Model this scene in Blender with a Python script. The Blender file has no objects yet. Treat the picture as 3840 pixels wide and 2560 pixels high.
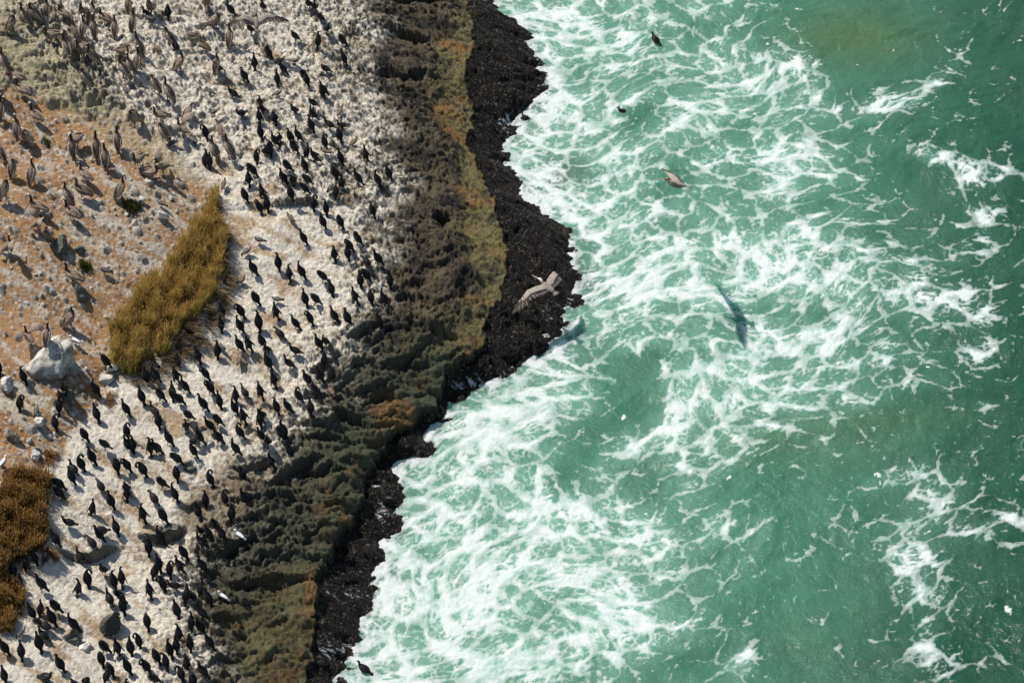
import bpy, math, random
import numpy as np
from mathutils import Vector
R = math.radians
S = bpy.context.scene
COL = S.collection

# ---------------------------------------------------------------- camera
DEP = R(45.0); DIST = 115.0
CAMP = np.array([0.0, -DIST*math.cos(DEP), DIST*math.sin(DEP)])
FOV = R(20.0)
FPX = 1920.0/math.tan(FOV/2)          # focal length in photo pixels (3840 wide)
cd = bpy.data.cameras.new('camera'); cam = bpy.data.objects.new('camera', cd); COL.objects.link(cam)
cam.location = CAMP; cam.rotation_euler = (math.pi/2-DEP, 0, 0)
cd.sensor_fit = 'HORIZONTAL'; cd.sensor_width = 36; cd.angle = FOV
cd.clip_start = 1; cd.clip_end = 5000
S.camera = cam
S.render.resolution_x = 1024; S.render.resolution_y = 682

# ---------------------------------------------------------------- sky and sun
SUN_EL = R(57.0); SUN_TO = np.array([0.77, -0.64])      # horizontal direction in which shadows fall
w = bpy.data.worlds.new('World'); S.world = w; w.use_nodes = True
nt = w.node_tree; nt.nodes.clear()
sky = nt.nodes.new('ShaderNodeTexSky'); sky.sky_type = 'NISHITA'; sky.sun_disc = False
sky.sun_elevation = SUN_EL; sky.sun_rotation = math.atan2(-SUN_TO[0], -SUN_TO[1])
bg = nt.nodes.new('ShaderNodeBackground'); bg.inputs[1].default_value = 0.09
wo = nt.nodes.new('ShaderNodeOutputWorld')
nt.links.new(sky.outputs[0], bg.inputs[0]); nt.links.new(bg.outputs[0], wo.inputs[0])
sd = bpy.data.lights.new('sun', 'SUN'); sd.energy = 4.9; sd.angle = R(0.6); sd.color = (1, 0.95, 0.87)
sun = bpy.data.objects.new('sun', sd); COL.objects.link(sun)
sdir = Vector((SUN_TO[0]*math.cos(SUN_EL), SUN_TO[1]*math.cos(SUN_EL), -math.sin(SUN_EL)))
sun.rotation_euler = sdir.to_track_quat('-Z', 'Y').to_euler(); sun.location = (-30, 30, 60)
S.view_settings.view_transform = 'Standard'; S.view_settings.look = 'None'
S.view_settings.exposure = 0.1; S.view_settings.gamma = 1.0

# ---------------------------------------------------------------- projection helpers
FW = np.array([0, math.cos(DEP), -math.sin(DEP)]); UP = np.array([0, math.sin(DEP), math.cos(DEP)])
def ray(px, py):
    px = np.asarray(px, float); py = np.asarray(py, float)
    d = FW + np.multiply.outer((px-1920)/FPX, np.array([1., 0, 0])) + np.multiply.outer((1280-py)/FPX, UP)
    return d/np.linalg.norm(d, axis=-1, keepdims=True)
def on_z(px, py, z=0.0):
    d = ray(px, py); t = (z-CAMP[2])/d[..., 2]
    return CAMP + d*t[..., None]
def to_px(x, y, z):
    dx = x-CAMP[0]; dy = y-CAMP[1]; dz = z-CAMP[2]
    f = dy*FW[1]+dz*FW[2]; u = dy*UP[1]+dz*UP[2]
    return 1920+FPX*dx/f, 1280-FPX*u/f

# ---------------------------------------------------------------- numpy noise
def table(seed):
    r = np.random.RandomState(seed); a = r.rand(256, 256)*2*np.pi
    return np.cos(a).astype(np.float32), np.sin(a).astype(np.float32)
_T = {}
def pn(x, y, seed=0):
    if seed not in _T: _T[seed] = table(seed+11)
    gx, gy = _T[seed]
    xf = np.floor(x); yf = np.floor(y); ix = xf.astype(np.int64); iy = yf.astype(np.int64)
    fx = (x-xf).astype(np.float32); fy = (y-yf).astype(np.float32)
    u = fx*fx*fx*(fx*(fx*6-15)+10); v = fy*fy*fy*(fy*(fy*6-15)+10)
    i0 = ix & 255; i1 = (ix+1) & 255; j0 = iy & 255; j1 = (iy+1) & 255
    a = gx[i0, j0]*fx+gy[i0, j0]*fy; b = gx[i1, j0]*(fx-1)+gy[i1, j0]*fy
    c = gx[i0, j1]*fx+gy[i0, j1]*(fy-1); d = gx[i1, j1]*(fx-1)+gy[i1, j1]*(fy-1)
    return 1.5*(a+u*(b-a)+v*((c+u*(d-c))-(a+u*(b-a))))
def fbm(x, y, o=4, seed=0, g=0.5):
    s = 0; a = 1; n = 0
    for k in range(o):
        s = s+a*pn(x*2**k+17.3*k, y*2**k-9.1*k, seed+k); n += a; a *= g
    return s/n
def billow(x, y, o=3, seed=0, g=0.5):
    s = 0; a = 1; n = 0
    for k in range(o):
        s = s+a*np.abs(pn(x*2**k+5.3*k, y*2**k-3.7*k, seed+k)); n += a; a *= g
    return s/n
_V = {}
def vor(x, y, seed=0, jit=0.95):
    if seed not in _V:
        r = np.random.RandomState(seed+77); _V[seed] = (r.rand(256, 256).astype(np.float32), r.rand(256, 256).astype(np.float32), r.rand(256, 256).astype(np.float32))
    jx, jy, idt = _V[seed]
    xf = np.floor(x).astype(np.int64); yf = np.floor(y).astype(np.int64)
    f1 = np.full(x.shape, 9., np.float32); f2 = f1.copy(); cid = np.zeros(x.shape, np.float32)
    for i in (-1, 0, 1):
        for j in (-1, 0, 1):
            cx = xf+i; cy = yf+j
            dx = cx+0.5+(jx[cx & 255, cy & 255]-0.5)*jit-x; dy = cy+0.5+(jy[cx & 255, cy & 255]-0.5)*jit-y
            d = np.sqrt(dx*dx+dy*dy).astype(np.float32); m = d < f1
            f2 = np.where(m, f1, np.minimum(f2, d)); cid = np.where(m, idt[cx & 255, cy & 255], cid); f1 = np.where(m, d, f1)
    return f1, f2, cid
def ss(a, b, x):
    t = np.clip((x-a)/(b-a), 0, 1); return t*t*(3-2*t)

# ---------------------------------------------------------------- coast curves (photo units of a 2352 px wide view)
K = 3840/2352
def curve(pts): a = np.array(pts, float)*K; return a
SHORE = curve([(1050,-420),(1070,-250),(1090,-120),(1105,0),(1130,30),(1175,50),(1195,85),(1192,112),(1235,150),(1238,190),(1215,240),(1168,290),(1150,330),(1148,350),(1165,390),(1190,440),(1235,490),(1265,510),(1312,560),(1303,590),(1322,650),(1300,705),(1280,740),(1240,790),(1195,835),(1150,868),(1100,880),(1040,905),(1020,950),(988,988),(962,1045),(912,1062),(918,1110),(893,1135),(902,1180),(882,1250),(880,1290),(850,1322),(832,1400),(815,1450),(800,1500),(775,1568),(740,1700),(700,1850),(640,2050)])
MUSS = curve([(990,-400),(1030,-120),(1070,0),(1086,60),(1092,120),(1074,160),(1076,220),(1088,300),(1074,340),(1096,390),(1132,450),(1140,510),(1162,560),(1166,620),(1156,670),(1148,700),(1115,740),(1105,800),(1080,832),(1055,850),(1030,880),(1005,945),(935,990),(895,1005),(888,1040),(868,1055),(832,1120),(836,1160),(800,1220),(770,1250),(758,1290),(727,1345),(726,1450),(710,1568),(670,1750),(620,1950)])
GOLD = curve([(960,-400),(1000,-120),(1035,0),(1035,60),(1008,110),(1022,180),(1008,300),(1035,360),(1058,400),(1078,470),(1090,560),(1085,640),(1068,700),(1012,740),(985,800),(930,860),(880,900),(840,950),(800,990),(790,1040),(760,1110),(700,1170),(690,1250),(640,1300),(600,1340),(560,1450),(540,1568),(500,1750),(470,1950)])
DARK = curve([(780,-400),(820,-120),(848,0),(862,60),(868,150),(880,200),(918,280),(912,350),(922,420),(880,480),(902,560),(872,640),(905,700),(880,740),(832,800),(770,850),(745,900),(742,960),(702,1005),(690,1050),(612,1110),(570,1170),(562,1230),(482,1290),(462,1330),(500,1400),(492,1450),(505,1568),(450,1750),(400,1950)])
SOIL = curve([(20,-400),(20,-150),(30,20),(110,120),(180,240),(250,262),(330,310),(385,350),(440,398),(492,430),(505,470),(515,540),(525,600),(500,670),(460,730),(410,790),(330,850),(262,880),(205,960),(170,1012),(155,1050),(112,1092),(122,1150),(105,1240),(52,1275),(38,1310),(48,1400),(-20,1470),(-120,1568),(-200,1750),(-300,1950)])

def fn_of_y(P):                       # world polyline -> x as a function of y
    o = np.argsort(P[:, 1]); return P[o, 1], P[o, 0]
sh = on_z(SHORE[:, 0], SHORE[:, 1])
_t = np.linspace(0, len(sh)-1, 260); sh = np.stack([np.interp(_t, np.arange(len(sh)), sh[:, k]) for k in range(3)], 1)
sh[:, 0] += .28*fbm(sh[:, 0]*.9, sh[:, 1]*.9, 2, 301)+.16*fbm(sh[:, 0]*3, sh[:, 1]*3, 2, 303); SY, SX = fn_of_y(sh)
def x_shore(y): return np.interp(y, SY, SX)
def x_shore_s(y):                     # smoothed shoreline
    return sum(x_shore(y+o)*wt for o, wt in ((-6, .1), (-4, .15), (-2, .2), (0, .1), (2, .2), (4, .15), (6, .1)))
def H0(x, y):
    x = np.asarray(x, float); y = np.asarray(y, float)
    xd = x_shore(y); xs = x_shore_s(y); m = ss(0.5, 6, xs-x); d = xd*(1-m)+xs*m-x
    dp = np.maximum(d, 0)
    return np.where(d > 0, 0.42*(1-np.exp(-dp/0.9))+0.40*dp-0.0035*np.maximum(dp-6, 0)**2*0.6, np.where(d > -1.3, 0.28*d, np.maximum(-.364+.8*(d+1.3), -3.0)))
def hit(px, py, hf=None, n=60):
    hf = hf or H0
    d = ray(px, py); zt = 14.0
    t = (zt-CAMP[2])/d[..., 2]; P = CAMP+d*t[..., None]
    t1 = (-3-CAMP[2])/d[..., 2]
    lo = t.copy() if hasattr(t, 'copy') else t; N = 160
    found = np.zeros(np.shape(t), bool); res = np.array(t1, float)
    for k in range(N):
        tt = t+(t1-t)*k/(N-1); P = CAMP+d*tt[..., None]
        b = (P[..., 2] < hf(P[..., 0], P[..., 1])) & ~found
        res = np.where(b, tt, res); found |= b
    a = res-(t1-t)/(N-1); b = res
    for k in range(18):
        m = (a+b)/2; P = CAMP+d*m[..., None]; below = P[..., 2] < hf(P[..., 0], P[..., 1])
        b = np.where(below, m, b); a = np.where(below, a, m)
    return CAMP+d*b[..., None]
def wcurve(c): return fn_of_y(hit(c[:, 0], c[:, 1]))
MY, MX = wcurve(MUSS); GY, GX = wcurve(GOLD); DY, DX = wcurve(DARK); OY, OX = wcurve(SOIL)

# ---------------------------------------------------------------- mesh / material helpers
def tag(o, label=None, cat=None, group=None, kind=None):
    if label: o['label'] = label
    if cat: o['category'] = cat
    if group: o['group'] = group
    if kind: o['kind'] = kind
    return o
def grid_axis(lo, hi, step, far0, far1, g=1.35):
    c = list(np.arange(lo, hi+1e-6, step)); s = step; v = c[-1]; r = []
    while v < far1: s *= g; v += s; r.append(v)
    s = step; v = c[0]; l = []
    while v > far0: s *= g; v -= s; l.append(v)
    return np.array(l[::-1]+c+r)
def grid_mesh(name, X, Y, Z, mat, attrs):
    nx, ny = len(X), len(Y); XX, YY = np.meshgrid(X, Y, indexing='ij')
    co = np.stack([XX, YY, Z], -1).reshape(-1, 3).astype(np.float32)
    return raw_mesh(name, co, quads(nx, ny), mat, attrs)
def quads(nx, ny):
    i = np.arange(nx*ny).reshape(nx, ny)
    return np.stack([i[:-1, :-1], i[1:, :-1], i[1:, 1:], i[:-1, 1:]], -1).reshape(-1, 4)
def raw_mesh(name, co, q, mat, attrs):
    me = bpy.data.meshes.new(name); n = len(co); m = len(q)
    me.vertices.add(n); me.vertices.foreach_set('co', co.ravel())
    me.loops.add(m*4); me.loops.foreach_set('vertex_index', q.ravel().astype(np.int32))
    me.polygons.add(m); me.polygons.foreach_set('loop_start', np.arange(0, m*4, 4, dtype=np.int32))
    me.polygons.foreach_set('use_smooth', np.ones(m, bool))
    me.update(calc_edges=True)
    for an, arr in attrs.items():
        if arr.ndim == 2 and arr.shape[-1] == 4:
            a = me.attributes.new(an, 'FLOAT_COLOR', 'POINT'); a.data.foreach_set('color', arr.astype(np.float32).ravel())
        else:
            a = me.attributes.new(an, 'FLOAT', 'POINT'); a.data.foreach_set('value', arr.astype(np.float32).ravel())
    me.materials.append(mat); me.validate(); o = bpy.data.objects.new(name, me); COL.objects.link(o); return o

class NT:
    def __init__(s, name):
        s.m = bpy.data.materials.new(name); s.m.use_nodes = True; s.t = s.m.node_tree
        s.b = s.t.nodes['Principled BSDF']
    def n(s, ty, **k):
        o = s.t.nodes.new(ty)
        for a, v in k.items(): setattr(o, a, v)
        return o
    def l(s, a, b): s.t.links.new(a, b)
    def attr(s, name, out=0): return s.n('ShaderNodeAttribute', attribute_name=name).outputs[out]
    def val(s, sock, v):
        if isinstance(v, (int, float, tuple)): sock.default_value = v
        else: s.l(v, sock)
    def math(s, op, a, b=0.0, c=None, clamp=False):
        o = s.n('ShaderNodeMath', operation=op, use_clamp=clamp); s.val(o.inputs[0], a); s.val(o.inputs[1], b)
        if c is not None: s.val(o.inputs[2], c)
        return o.outputs[0]
    def mix(s, f, a, b, ty='MIX'):
        o = s.n('ShaderNodeMix', data_type='RGBA', blend_type=ty); s.val(o.inputs[0], f)
        s.val(o.inputs[6], a); s.val(o.inputs[7], b); return o.outputs[2]
    def noise(s, scale, detail=3, rough=.55, vec=None, dist=0.0):
        o = s.n('ShaderNodeTexNoise'); o.inputs['Scale'].default_value = scale; o.inputs['Detail'].default_value = detail
        o.inputs['Roughness'].default_value = rough; o.inputs['Distortion'].default_value = dist
        s.l(vec if vec is not None else s.obj(), o.inputs['Vector']); return o.outputs['Fac']
    def voro(s, scale, feat='F1', vec=None, out='Distance'):
        o = s.n('ShaderNodeTexVoronoi', feature=feat); o.inputs['Scale'].default_value = scale
        s.l(vec if vec is not None else s.obj(), o.inputs['Vector']); return o.outputs[out]
    def obj(s):
        if not hasattr(s, '_o'): s._o = s.n('ShaderNodeTexCoord').outputs['Object']
        return s._o
    def ramp(s, f, pts):
        o = s.n('ShaderNodeValToRGB'); e = o.color_ramp.elements
        while len(e) < len(pts): e.new(.5)
        for i, (p, c) in enumerate(pts): e[i].position = p; e[i].color = c if len(c) == 4 else (*c, 1)
        s.l(f, o.inputs[0]); return o.outputs[0]
    def map(s, f, a, b, c, d):
        o = s.n('ShaderNodeMapRange'); s.val(o.inputs[0], f)
        for i, v in enumerate((a, b, c, d)): s.val(o.inputs[i+1], v)
        return o.outputs[0]
    def bump(s, h, strength, dist):
        o = s.n('ShaderNodeBump'); s.val(o.inputs['Strength'], strength); o.inputs['Distance'].default_value = dist
        s.l(h, o.inputs['Height']); s.l(o.outputs[0], s.b.inputs['Normal']); return o
    def set(s, **k):
        for a, v in k.items(): s.val(s.b.inputs[a.replace('_', ' ')], v)
        return s.m
# ================================================================ THE ROCK SHORE
TX = grid_axis(-23.5, 5.5, 0.042, -60, 12); TY = grid_axis(-26, 25, 0.05, -60, 60)
XX, YY = np.meshgrid(TX, TY, indexing='ij')
wxn = fbm(XX*.35, YY*.35, 3, 3); wyn = fbm(XX*.35+40, YY*.35, 3, 5)
wf = fbm(XX*1.3, YY*1.3, 3, 9)
def off(cy, cx, amp): return np.interp(YY, cy, cx)-XX+wxn*amp+wf*amp*.45      # >0: inland side of the curve
dM = np.interp(YY, MY, MX)-XX+wf*.28+fbm(XX*4, YY*4, 2, 6)*.12; dG = off(GY, GX, 1.2); dD = off(DY, DX, 1.5); dO = off(OY, OX, .5)
dS = x_shore(YY)-XX
muss = 1-ss(-.04, .06, dM)
gold = (1-muss)*(1-ss(-.5, .5, dG))
dark = (1-muss)*(1-gold)*(1-ss(-1.0, .8, dD))
PX, PY = to_px(XX, YY, H0(XX, YY)); PX /= K; PY /= K
sw_ = .12+1.3*(1-ss(380, 450, PY)); soil = ss(-sw_, sw_*1.1, dO+wf*sw_*.9)
white = np.clip(1-muss-gold-dark-soil, 0, 1)
PX, PY = to_px(XX, YY, H0(XX, YY)); PX /= K; PY /= K
rough_t = np.clip((np.interp(YY, OY, OX)-XX)/(np.interp(YY, OY, OX)-np.interp(YY, DY, DX)), 0, 1)
knob = np.clip(np.maximum(ss(.45, .95, rough_t), 1-ss(250, 480, PY)*1.0+0*PX)*1.0, .0, 1)
knob = np.where(PY < 480, np.maximum(knob, .35+.65*ss(.1, .5, rough_t)), knob)
green = ss(760, 860, PY)*(1-ss(1200, 1500, PY)*.45)           # the lower rocks are green-grey
H = H0(XX, YY)
ux = XX+wxn*.9+wf*.15; uy = YY+wyn*.9+wf*.12
a = R(28); rx = ux*math.cos(a)+uy*math.sin(a); ry = -ux*math.sin(a)+uy*math.cos(a)
B1 = billow(rx*.42, ry*.75, 2, 21); B2 = billow(rx*1.0, ry*1.5, 4, 25, .62); B3 = billow(rx*2.8, ry*3.6, 3, 31, .7); B4 = fbm(XX*7, YY*7, 2, 35, .8)
B5_ = billow(ux*5.5, uy*5.5, 2, 45); B5 = billow(rx*.22, ry*.5, 2, 41)
H += fbm(XX*.16, YY*.16, 2, 51)*.5*ss(2, 6, dS)
H += white*(knob*(.48*B2+.26*B3+.20*B5_+.3*B1)+(1-knob)*(.16*B1+.10*B2+.035*B3))
H += dark*(.55*B1+.50*B2+.26*B3+.16*B5_)
H += gold*((.75*B5+.40*B1+.20*B2+.22*B3)*green+(.25*B1+.2*B2+.14*B3)*(1-green))
H += muss*ss(-1.5, .3, dS)*(.5*B1+.34*B2+.14*B3-.10)
H += (white*.05+dark*.075+gold*.06+.015)*B4
H += soil*(.10*B1+.06*B3+.012*B4+.30*ss(-.1, 1.2, dO)*ss(700, 900, PY))
# tilted beds of rock: each bed ends in a short steep face towards the lower right
tb = (YY-.42*XX)/1.15+1.1*wxn+.35*wf; fr = tb-np.floor(tb); saw = (1-fr)*ss(0, .10, fr)
tb2 = (YY-.42*XX)/.42+2.2*wyn+.7*wf; fr2 = tb2-np.floor(tb2); saw2 = (1-fr2)*ss(0, .16, fr2)
beds = ss(640, 800, PY)*.75+.25
H += (dark*.9+gold*.75*green+white*ss(.62, 1.0, rough_t)*.55)*beds*(.38*saw+.17*saw2)*(.6+.5*ss(-.3, .3, wyn))
# lichen outcrop in the upper left
def blobp(cx, cy, rx_, ry_, ang=0, p=1.0):
    a_ = R(ang); dx = (PX-cx); dy = -(PY-cy); u = (dx*math.cos(a_)+dy*math.sin(a_))/rx_; v = (-dx*math.sin(a_)+dy*math.cos(a_))/ry_
    return np.exp(-(u*u+v*v)**p)
outc = np.clip(blobp(60, 110, 110, 120, 0)+blobp(205, 215, 95, 60, -40)+blobp(20, 20, 80, 80), 0, 1)
outc = ss(.35, .6, outc+wf*.35)
H += outc*(.5*B2+.22*B3+.1)
# loose stones pressed into the soil (geometry and colour)
stone = np.zeros_like(H); scol = np.zeros_like(H)
for sc, amp, thr, sd in ((1.9, .17, .20, 61), (4.2, .10, .36, 63), (8.6, .05, .55, 65)):
    f1, f2, cid = vor(XX*sc+wf*.3, YY*sc*1.1, sd); keep = (cid < thr*ss(-.4, .5, fbm(XX*.5, YY*.5, 2, sd)+.25))
    r_ = .28+.5*((cid*37) % 1)*.35; dome = np.where(keep, np.clip(1-(f1/r_)**2, 0, 1), 0)
    H += soil*(1-outc)*np.sqrt(dome)*amp; stone = np.maximum(stone, ss(.05, .25, dome)); scol = np.where(dome > .05, (cid*91) % 1, scol)
# ledges: the down-slope side drops away
def ledge(pts, drop, width, sharp=.07):
    P = curve(pts) if pts[0][0] < 2400 else np.array(pts); W = hit(P[:, 0], P[:, 1])
    best = np.full(XX.shape, 1e9); sg = np.zeros(XX.shape); par = np.zeros(XX.shape)
    sl = np.r_[0, np.cumsum(np.hypot(np.diff(W[:, 0]), np.diff(W[:, 1])))]
    for i in range(len(W)-1):
        ax, ay = W[i, :2]; bx, by = W[i+1, :2]; L = (bx-ax)**2+(by-ay)**2
        x0, x1 = min(ax, bx)-3, max(ax, bx)+3; 
        t = np.clip(((XX-ax)*(bx-ax)+(YY-ay)*(by-ay))/L, 0, 1); qx = ax+t*(bx-ax); qy = ay+t*(by-ay)
        d = np.hypot(XX-qx, YY-qy); s = np.sign((bx-ax)*(YY-ay)-(by-ay)*(XX-ax)); m = d < best
        best = np.where(m, d, best); sg = np.where(m, s, sg); par = np.where(m, (sl[i]+t*(sl[i+1]-sl[i]))/sl[-1], par)
    sd_ = -best*sg+wf*.12                     # >0 on the right hand of the direction of travel
    drop = .72*drop*ss(0, .38, par)*ss(0, .38, 1-par); width *= 2.2; sd_ = sd_+.20*wxn+.05*wf
    return -drop*ss(0, sharp, sd_)*np.exp(-np.maximum(sd_, 0)/width)*(best < 3*width)+0.18*drop*np.exp(-np.abs(sd_)/.3)*(sd_ < 0)
for pts, drop, wd in [
    ([(100,1262),(178,1283),(240,1270),(300,1250)], .55, .5),
    ([(300,1236),(350,1232),(400,1222),(440,1208)], .5, .5),
    ([(415,1162),(440,1167),(485,1160)], .4, .35), ([(418,1092),(440,1082),(455,1072)], .35, .3),
    ([(515,1097),(560,1090),(600,1080),(640,1060)], .5, .45), ([(345,1205),(395,1222),(440,1215)], .4, .4),
    ([(140,1480),(165,1460),(195,1435)], .5, .4),
    ([(610,1120),(640,1100),(690,1085),(745,1058)], .9, .7), ([(740,895),(800,920),(850,915),(905,890)], .45, .5),
    ([(750,940),(850,985),(950,985)], .5, .5), ([(850,860),(920,845),(1000,800)], .5, .5),
    ([(480,1343),(560,1352),(640,1340),(725,1350)], .45, .5), ([(470,1290),(540,1262),(610,1240)], .5, .5),
    ([(870,70),(930,90),(1000,105)], .7, .6), ([(860,150),(920,180),(985,175)], .6, .6), ([(870,5),(940,15),(1030,10)], .6, .5),
    ([(985,505),(1010,500),(1045,512)], .9, .5), ([(900,420),(960,455),(1020,500)], .4, .5),
    ([(770,800),(840,775),(900,750)], .4, .4), ([(690,880),(740,860),(800,830)], .35, .4),
    ([(300,860),(330,850),(400,800),(460,735),(520,660),(515,560)], .12, .5), ([(110,140),(165,230),(215,255),(275,250)], .35, .4)]:
    H += ledge(pts, drop, wd)
H += np.exp(-np.abs(dS)/.7)*(.22*fbm(XX*1.1, YY*1.1, 3, 43)+.05*wf)
H = np.where(dS < -1.6, np.minimum(H, H0(XX, YY)+.1), H)

# ---- colours of the rock itself
def lerp(a_, b_, t): return a_*(1-t[..., None])+b_*t[..., None]
c3 = lambda *c: np.broadcast_to(np.array(c, np.float32), XX.shape+(3,))
n1 = fbm(XX*.8, YY*.8, 4, 71); n2 = fbm(XX*3.2, YY*3.2, 3, 75); n3 = fbm(XX*9, YY*9, 2, 79)
b = R(-24); sx_ = ux*math.cos(b)+uy*math.sin(b); sy_ = -ux*math.sin(b)+uy*math.cos(b)
streak = fbm(sx_*.45, sy_*2.0, 5, 83); streak2 = fbm(sx_*1.6, sy_*8, 3, 87)
cw = lerp(c3(.88, .81, .69), c3(.54, .40, .25), ss(.02, .42, streak*.8+n1*.5+n2*.2-.06+.16*(1-knob)))
cw = lerp(cw, c3(.90, .86, .78), ss(.1, .5, n2+.3*streak2)*.7)
expo = ss(.25, .55, n2*.6+n3*.5+B3*.0+n1*.55-.20+.50*ss(.62, 1.02, rough_t)+.10*knob)      # bare rock showing between the droppings
bare = lerp(c3(.155, .135, .095), c3(.085, .08, .062), ss(-.3, .4, n3))
cw = lerp(cw, bare, expo*(.35+.6*knob))
fleck = ss(.20, .38, fbm(XX*5.5, YY*4.5, 3, 91)+.25*n1+.10*knob-.05)
cw = lerp(cw, c3(.20, .17, .12), fleck*(.55+.3*knob))
low = ss(.35, .9, blobp(560, 1130, 110, 90, 30)+blobp(470, 1185, 70, 50)+wf*.3)
cw = lerp(cw, lerp(c3(.20, .145, .085), c3(.30, .24, .17), ss(-.3, .3, n2)), low*.85)
cso = lerp(c3(.46, .275, .13), c3(.31, .165, .07), ss(-.1, .5, n1+.3*n2))
cso = lerp(cso, c3(.60, .54, .44), ss(.0, .30, streak+.35*n2+.1*blobp(330, 560, 160, 200)-.02))
cso = lerp(cso, c3(.56, .50, .42), ss(.1, .4, n3*.7+blobp(330, 520, 120, 160)*.35-.12)*.8)
st = lerp(lerp(c3(.36, .33, .27), c3(.68, .64, .56), ss(.2, .6, scol)), c3(.36, .27, .17), ss(.8, .9, scol))
cso = lerp(cso, st, stone)
cli = lerp(c3(.46, .41, .27), c3(.13, .125, .085), ss(.12, .4, n2+n3*.5))
cli = lerp(cli, c3(.58, .56, .5), ss(.2, .45, n1+n3*.3))
yel = ss(.25, .7, blobp(160, 190, 170, 60, -42)+blobp(330, 330, 160, 35, -32)+wf*.3)
cso = lerp(cso, c3(.47, .385, .22), yel*.6*(1-stone)); cso = lerp(cso, cli, outc)
cwy = lerp(cw, c3(.50, .41, .23), yel*.45)
cda = lerp(c3(.12, .095, .06), c3(.034, .030, .028), ss(-.15, .3, n1+n2*.6))
cda = lerp(cda, c3(.16, .145, .105), ss(.15, .45, n2-.4*n1)*.7); cda = lerp(cda, c3(.10, .105, .07), green*.7)
cda = lerp(cda, c3(.45, .42, .35), ss(.30, .5, fbm(XX*2.6, YY*2.6, 3, 95)+.6*ss(-.2, 1.2, dD)-.18)*(1-green*.6)*.75)
cgo = lerp(c3(.20, .17, .075), c3(.27, .15, .05), ss(0, .3, fbm(XX*.55, YY*.55, 3, 97)+n2*.25))
cgo = lerp(cgo, c3(.13, .135, .072), ss(-.05, .35, n1+n2*.4)*.8); cgo = lerp(cgo, c3(.055, .042, .03), ss(.05, .30, n2*.8+.5*n3+n1*.5)*.8)
ggr = lerp(c3(.085, .095, .056), c3(.095, .068, .036), ss(0, .4, n1+.3*n2+.25*ss(1150, 1450, PY)))
ggr = lerp(ggr, c3(.045, .05, .034), ss(.12, .45, n2)*.7); ggr = lerp(ggr, c3(.19, .115, .05), ss(.28, .55, fbm(XX*.5, YY*.5, 3, 99)+.25*(1-ss(0, 1.2, dM))))
cgo = lerp(cgo, ggr, green)
cmu = lerp(c3(.013, .012, .012), c3(.006, .006, .007), ss(-.2, .3, n2)); cmu = lerp(cmu, c3(.16, .115, .06), ss(.5, .62, fbm(XX*.7, YY*.7, 3, 103)+.25*n3)*.8)
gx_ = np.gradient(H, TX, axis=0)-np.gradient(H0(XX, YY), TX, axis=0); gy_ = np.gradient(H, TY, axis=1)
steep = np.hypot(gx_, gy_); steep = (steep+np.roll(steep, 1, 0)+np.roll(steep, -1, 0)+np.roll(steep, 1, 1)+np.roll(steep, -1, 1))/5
stp = ss(1.0, 2.1, steep+.5*n3)                                 # droppings do not stay on steep faces
cwy = lerp(cwy, lerp(c3(.115, .11, .075), c3(.20, .17, .12), ss(-.2, .4, n2)), stp*.85)
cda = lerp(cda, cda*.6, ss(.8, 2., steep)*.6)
C3 = cwy*white[..., None]+cso*soil[..., None]+cda*dark[..., None]+cgo*gold[..., None]+cmu*muss[..., None]
C3 = C3/np.maximum((white+soil+dark+gold+muss), .01)[..., None]
# foam still running down over the mussels
wash = np.zeros_like(H)
for cx, cy, ax_, ay_, an, k_ in [(1185,305,60,30,-15,1.),(1160,285,40,12,35,.8),(1080,890,75,26,8,1.1),(885,1165,30,40,0,.9),(865,1190,30,20,0,.8),(825,1370,70,14,-5,1.),(775,1370,40,7,-8,.9),(760,1500,40,50,0,.9),(870,1120,26,7,0,.9),(800,1420,30,40,0,.5),(1270,720,40,25,30,.7),(1150,130,30,6,20,.4),(1120,200,22,6,25,.4)]:
    wash = np.maximum(wash, k_*blobp(cx, cy, ax_, ay_, an))
wn = fbm((XX*.93-YY*.35)*2.2, (YY*.93+XX*.35)*6, 4, 111)
wl = (1-np.abs(pn((XX*.93-YY*.35)*1.3+wf, (YY*.93+XX*.35)*5.5+wf*2, 113))*5); wash = ss(.45, .75, wash*.62+wn*.5+.22*wl*(wash > .12)+.50*np.exp(-np.maximum(dS, 0)/.55)*ss(-.05, .35, fbm(XX*1.1, YY*1.1, 2, 117))*(.5+.5*np.clip(wl, 0, 1))-.12)*(muss > .2)*(dS > -.3)
C3 = lerp(C3, c3(.80, .82, .82), wash*.9)
WB = np.exp(-np.maximum(dM, 0)/.8)*(1-wash)
mz = np.stack([muss*(1-wash), WB, wash, np.ones_like(H)], -1).reshape(-1, 4)
ca = np.concatenate([C3, np.ones(XX.shape+(1,))], -1).reshape(-1, 4)

m = NT('shore_rock')
mzn = m.n('ShaderNodeSeparateColor'); m.l(m.attr('mz'), mzn.inputs[0]); MU, WE, WA = mzn.outputs[0], mzn.outputs[1], mzn.outputs[2]
base = m.attr('col')
f = m.noise(22, 4, .7); base = m.mix(1.0, base, m.ramp(f, [(.25, (.62, .6, .57)), (.5, (1, 1, 1)), (.75, (1.25, 1.22, 1.18))]), 'MULTIPLY')
f2n = m.noise(70, 2, .6); base = m.mix(.6, base, m.ramp(f2n, [(.3, (.7, .7, .7)), (.7, (1.25, 1.25, 1.25))]), 'MULTIPLY')
sp = m.voro(17, 'F1', out='Color'); spv = m.n('ShaderNodeSeparateColor'); m.l(sp, spv.inputs[0])
spk = m.ramp(spv.outputs[0], [(.0, (.004, .004, .005)), (.6, (.009, .008, .008)), (.8, (.032, .022, .014)), (.92, (.075, .05, .03)), (.975, (.22, .2, .17))])
base = m.mix(m.math('MULTIPLY', MU, .62), base, spk)
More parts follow.
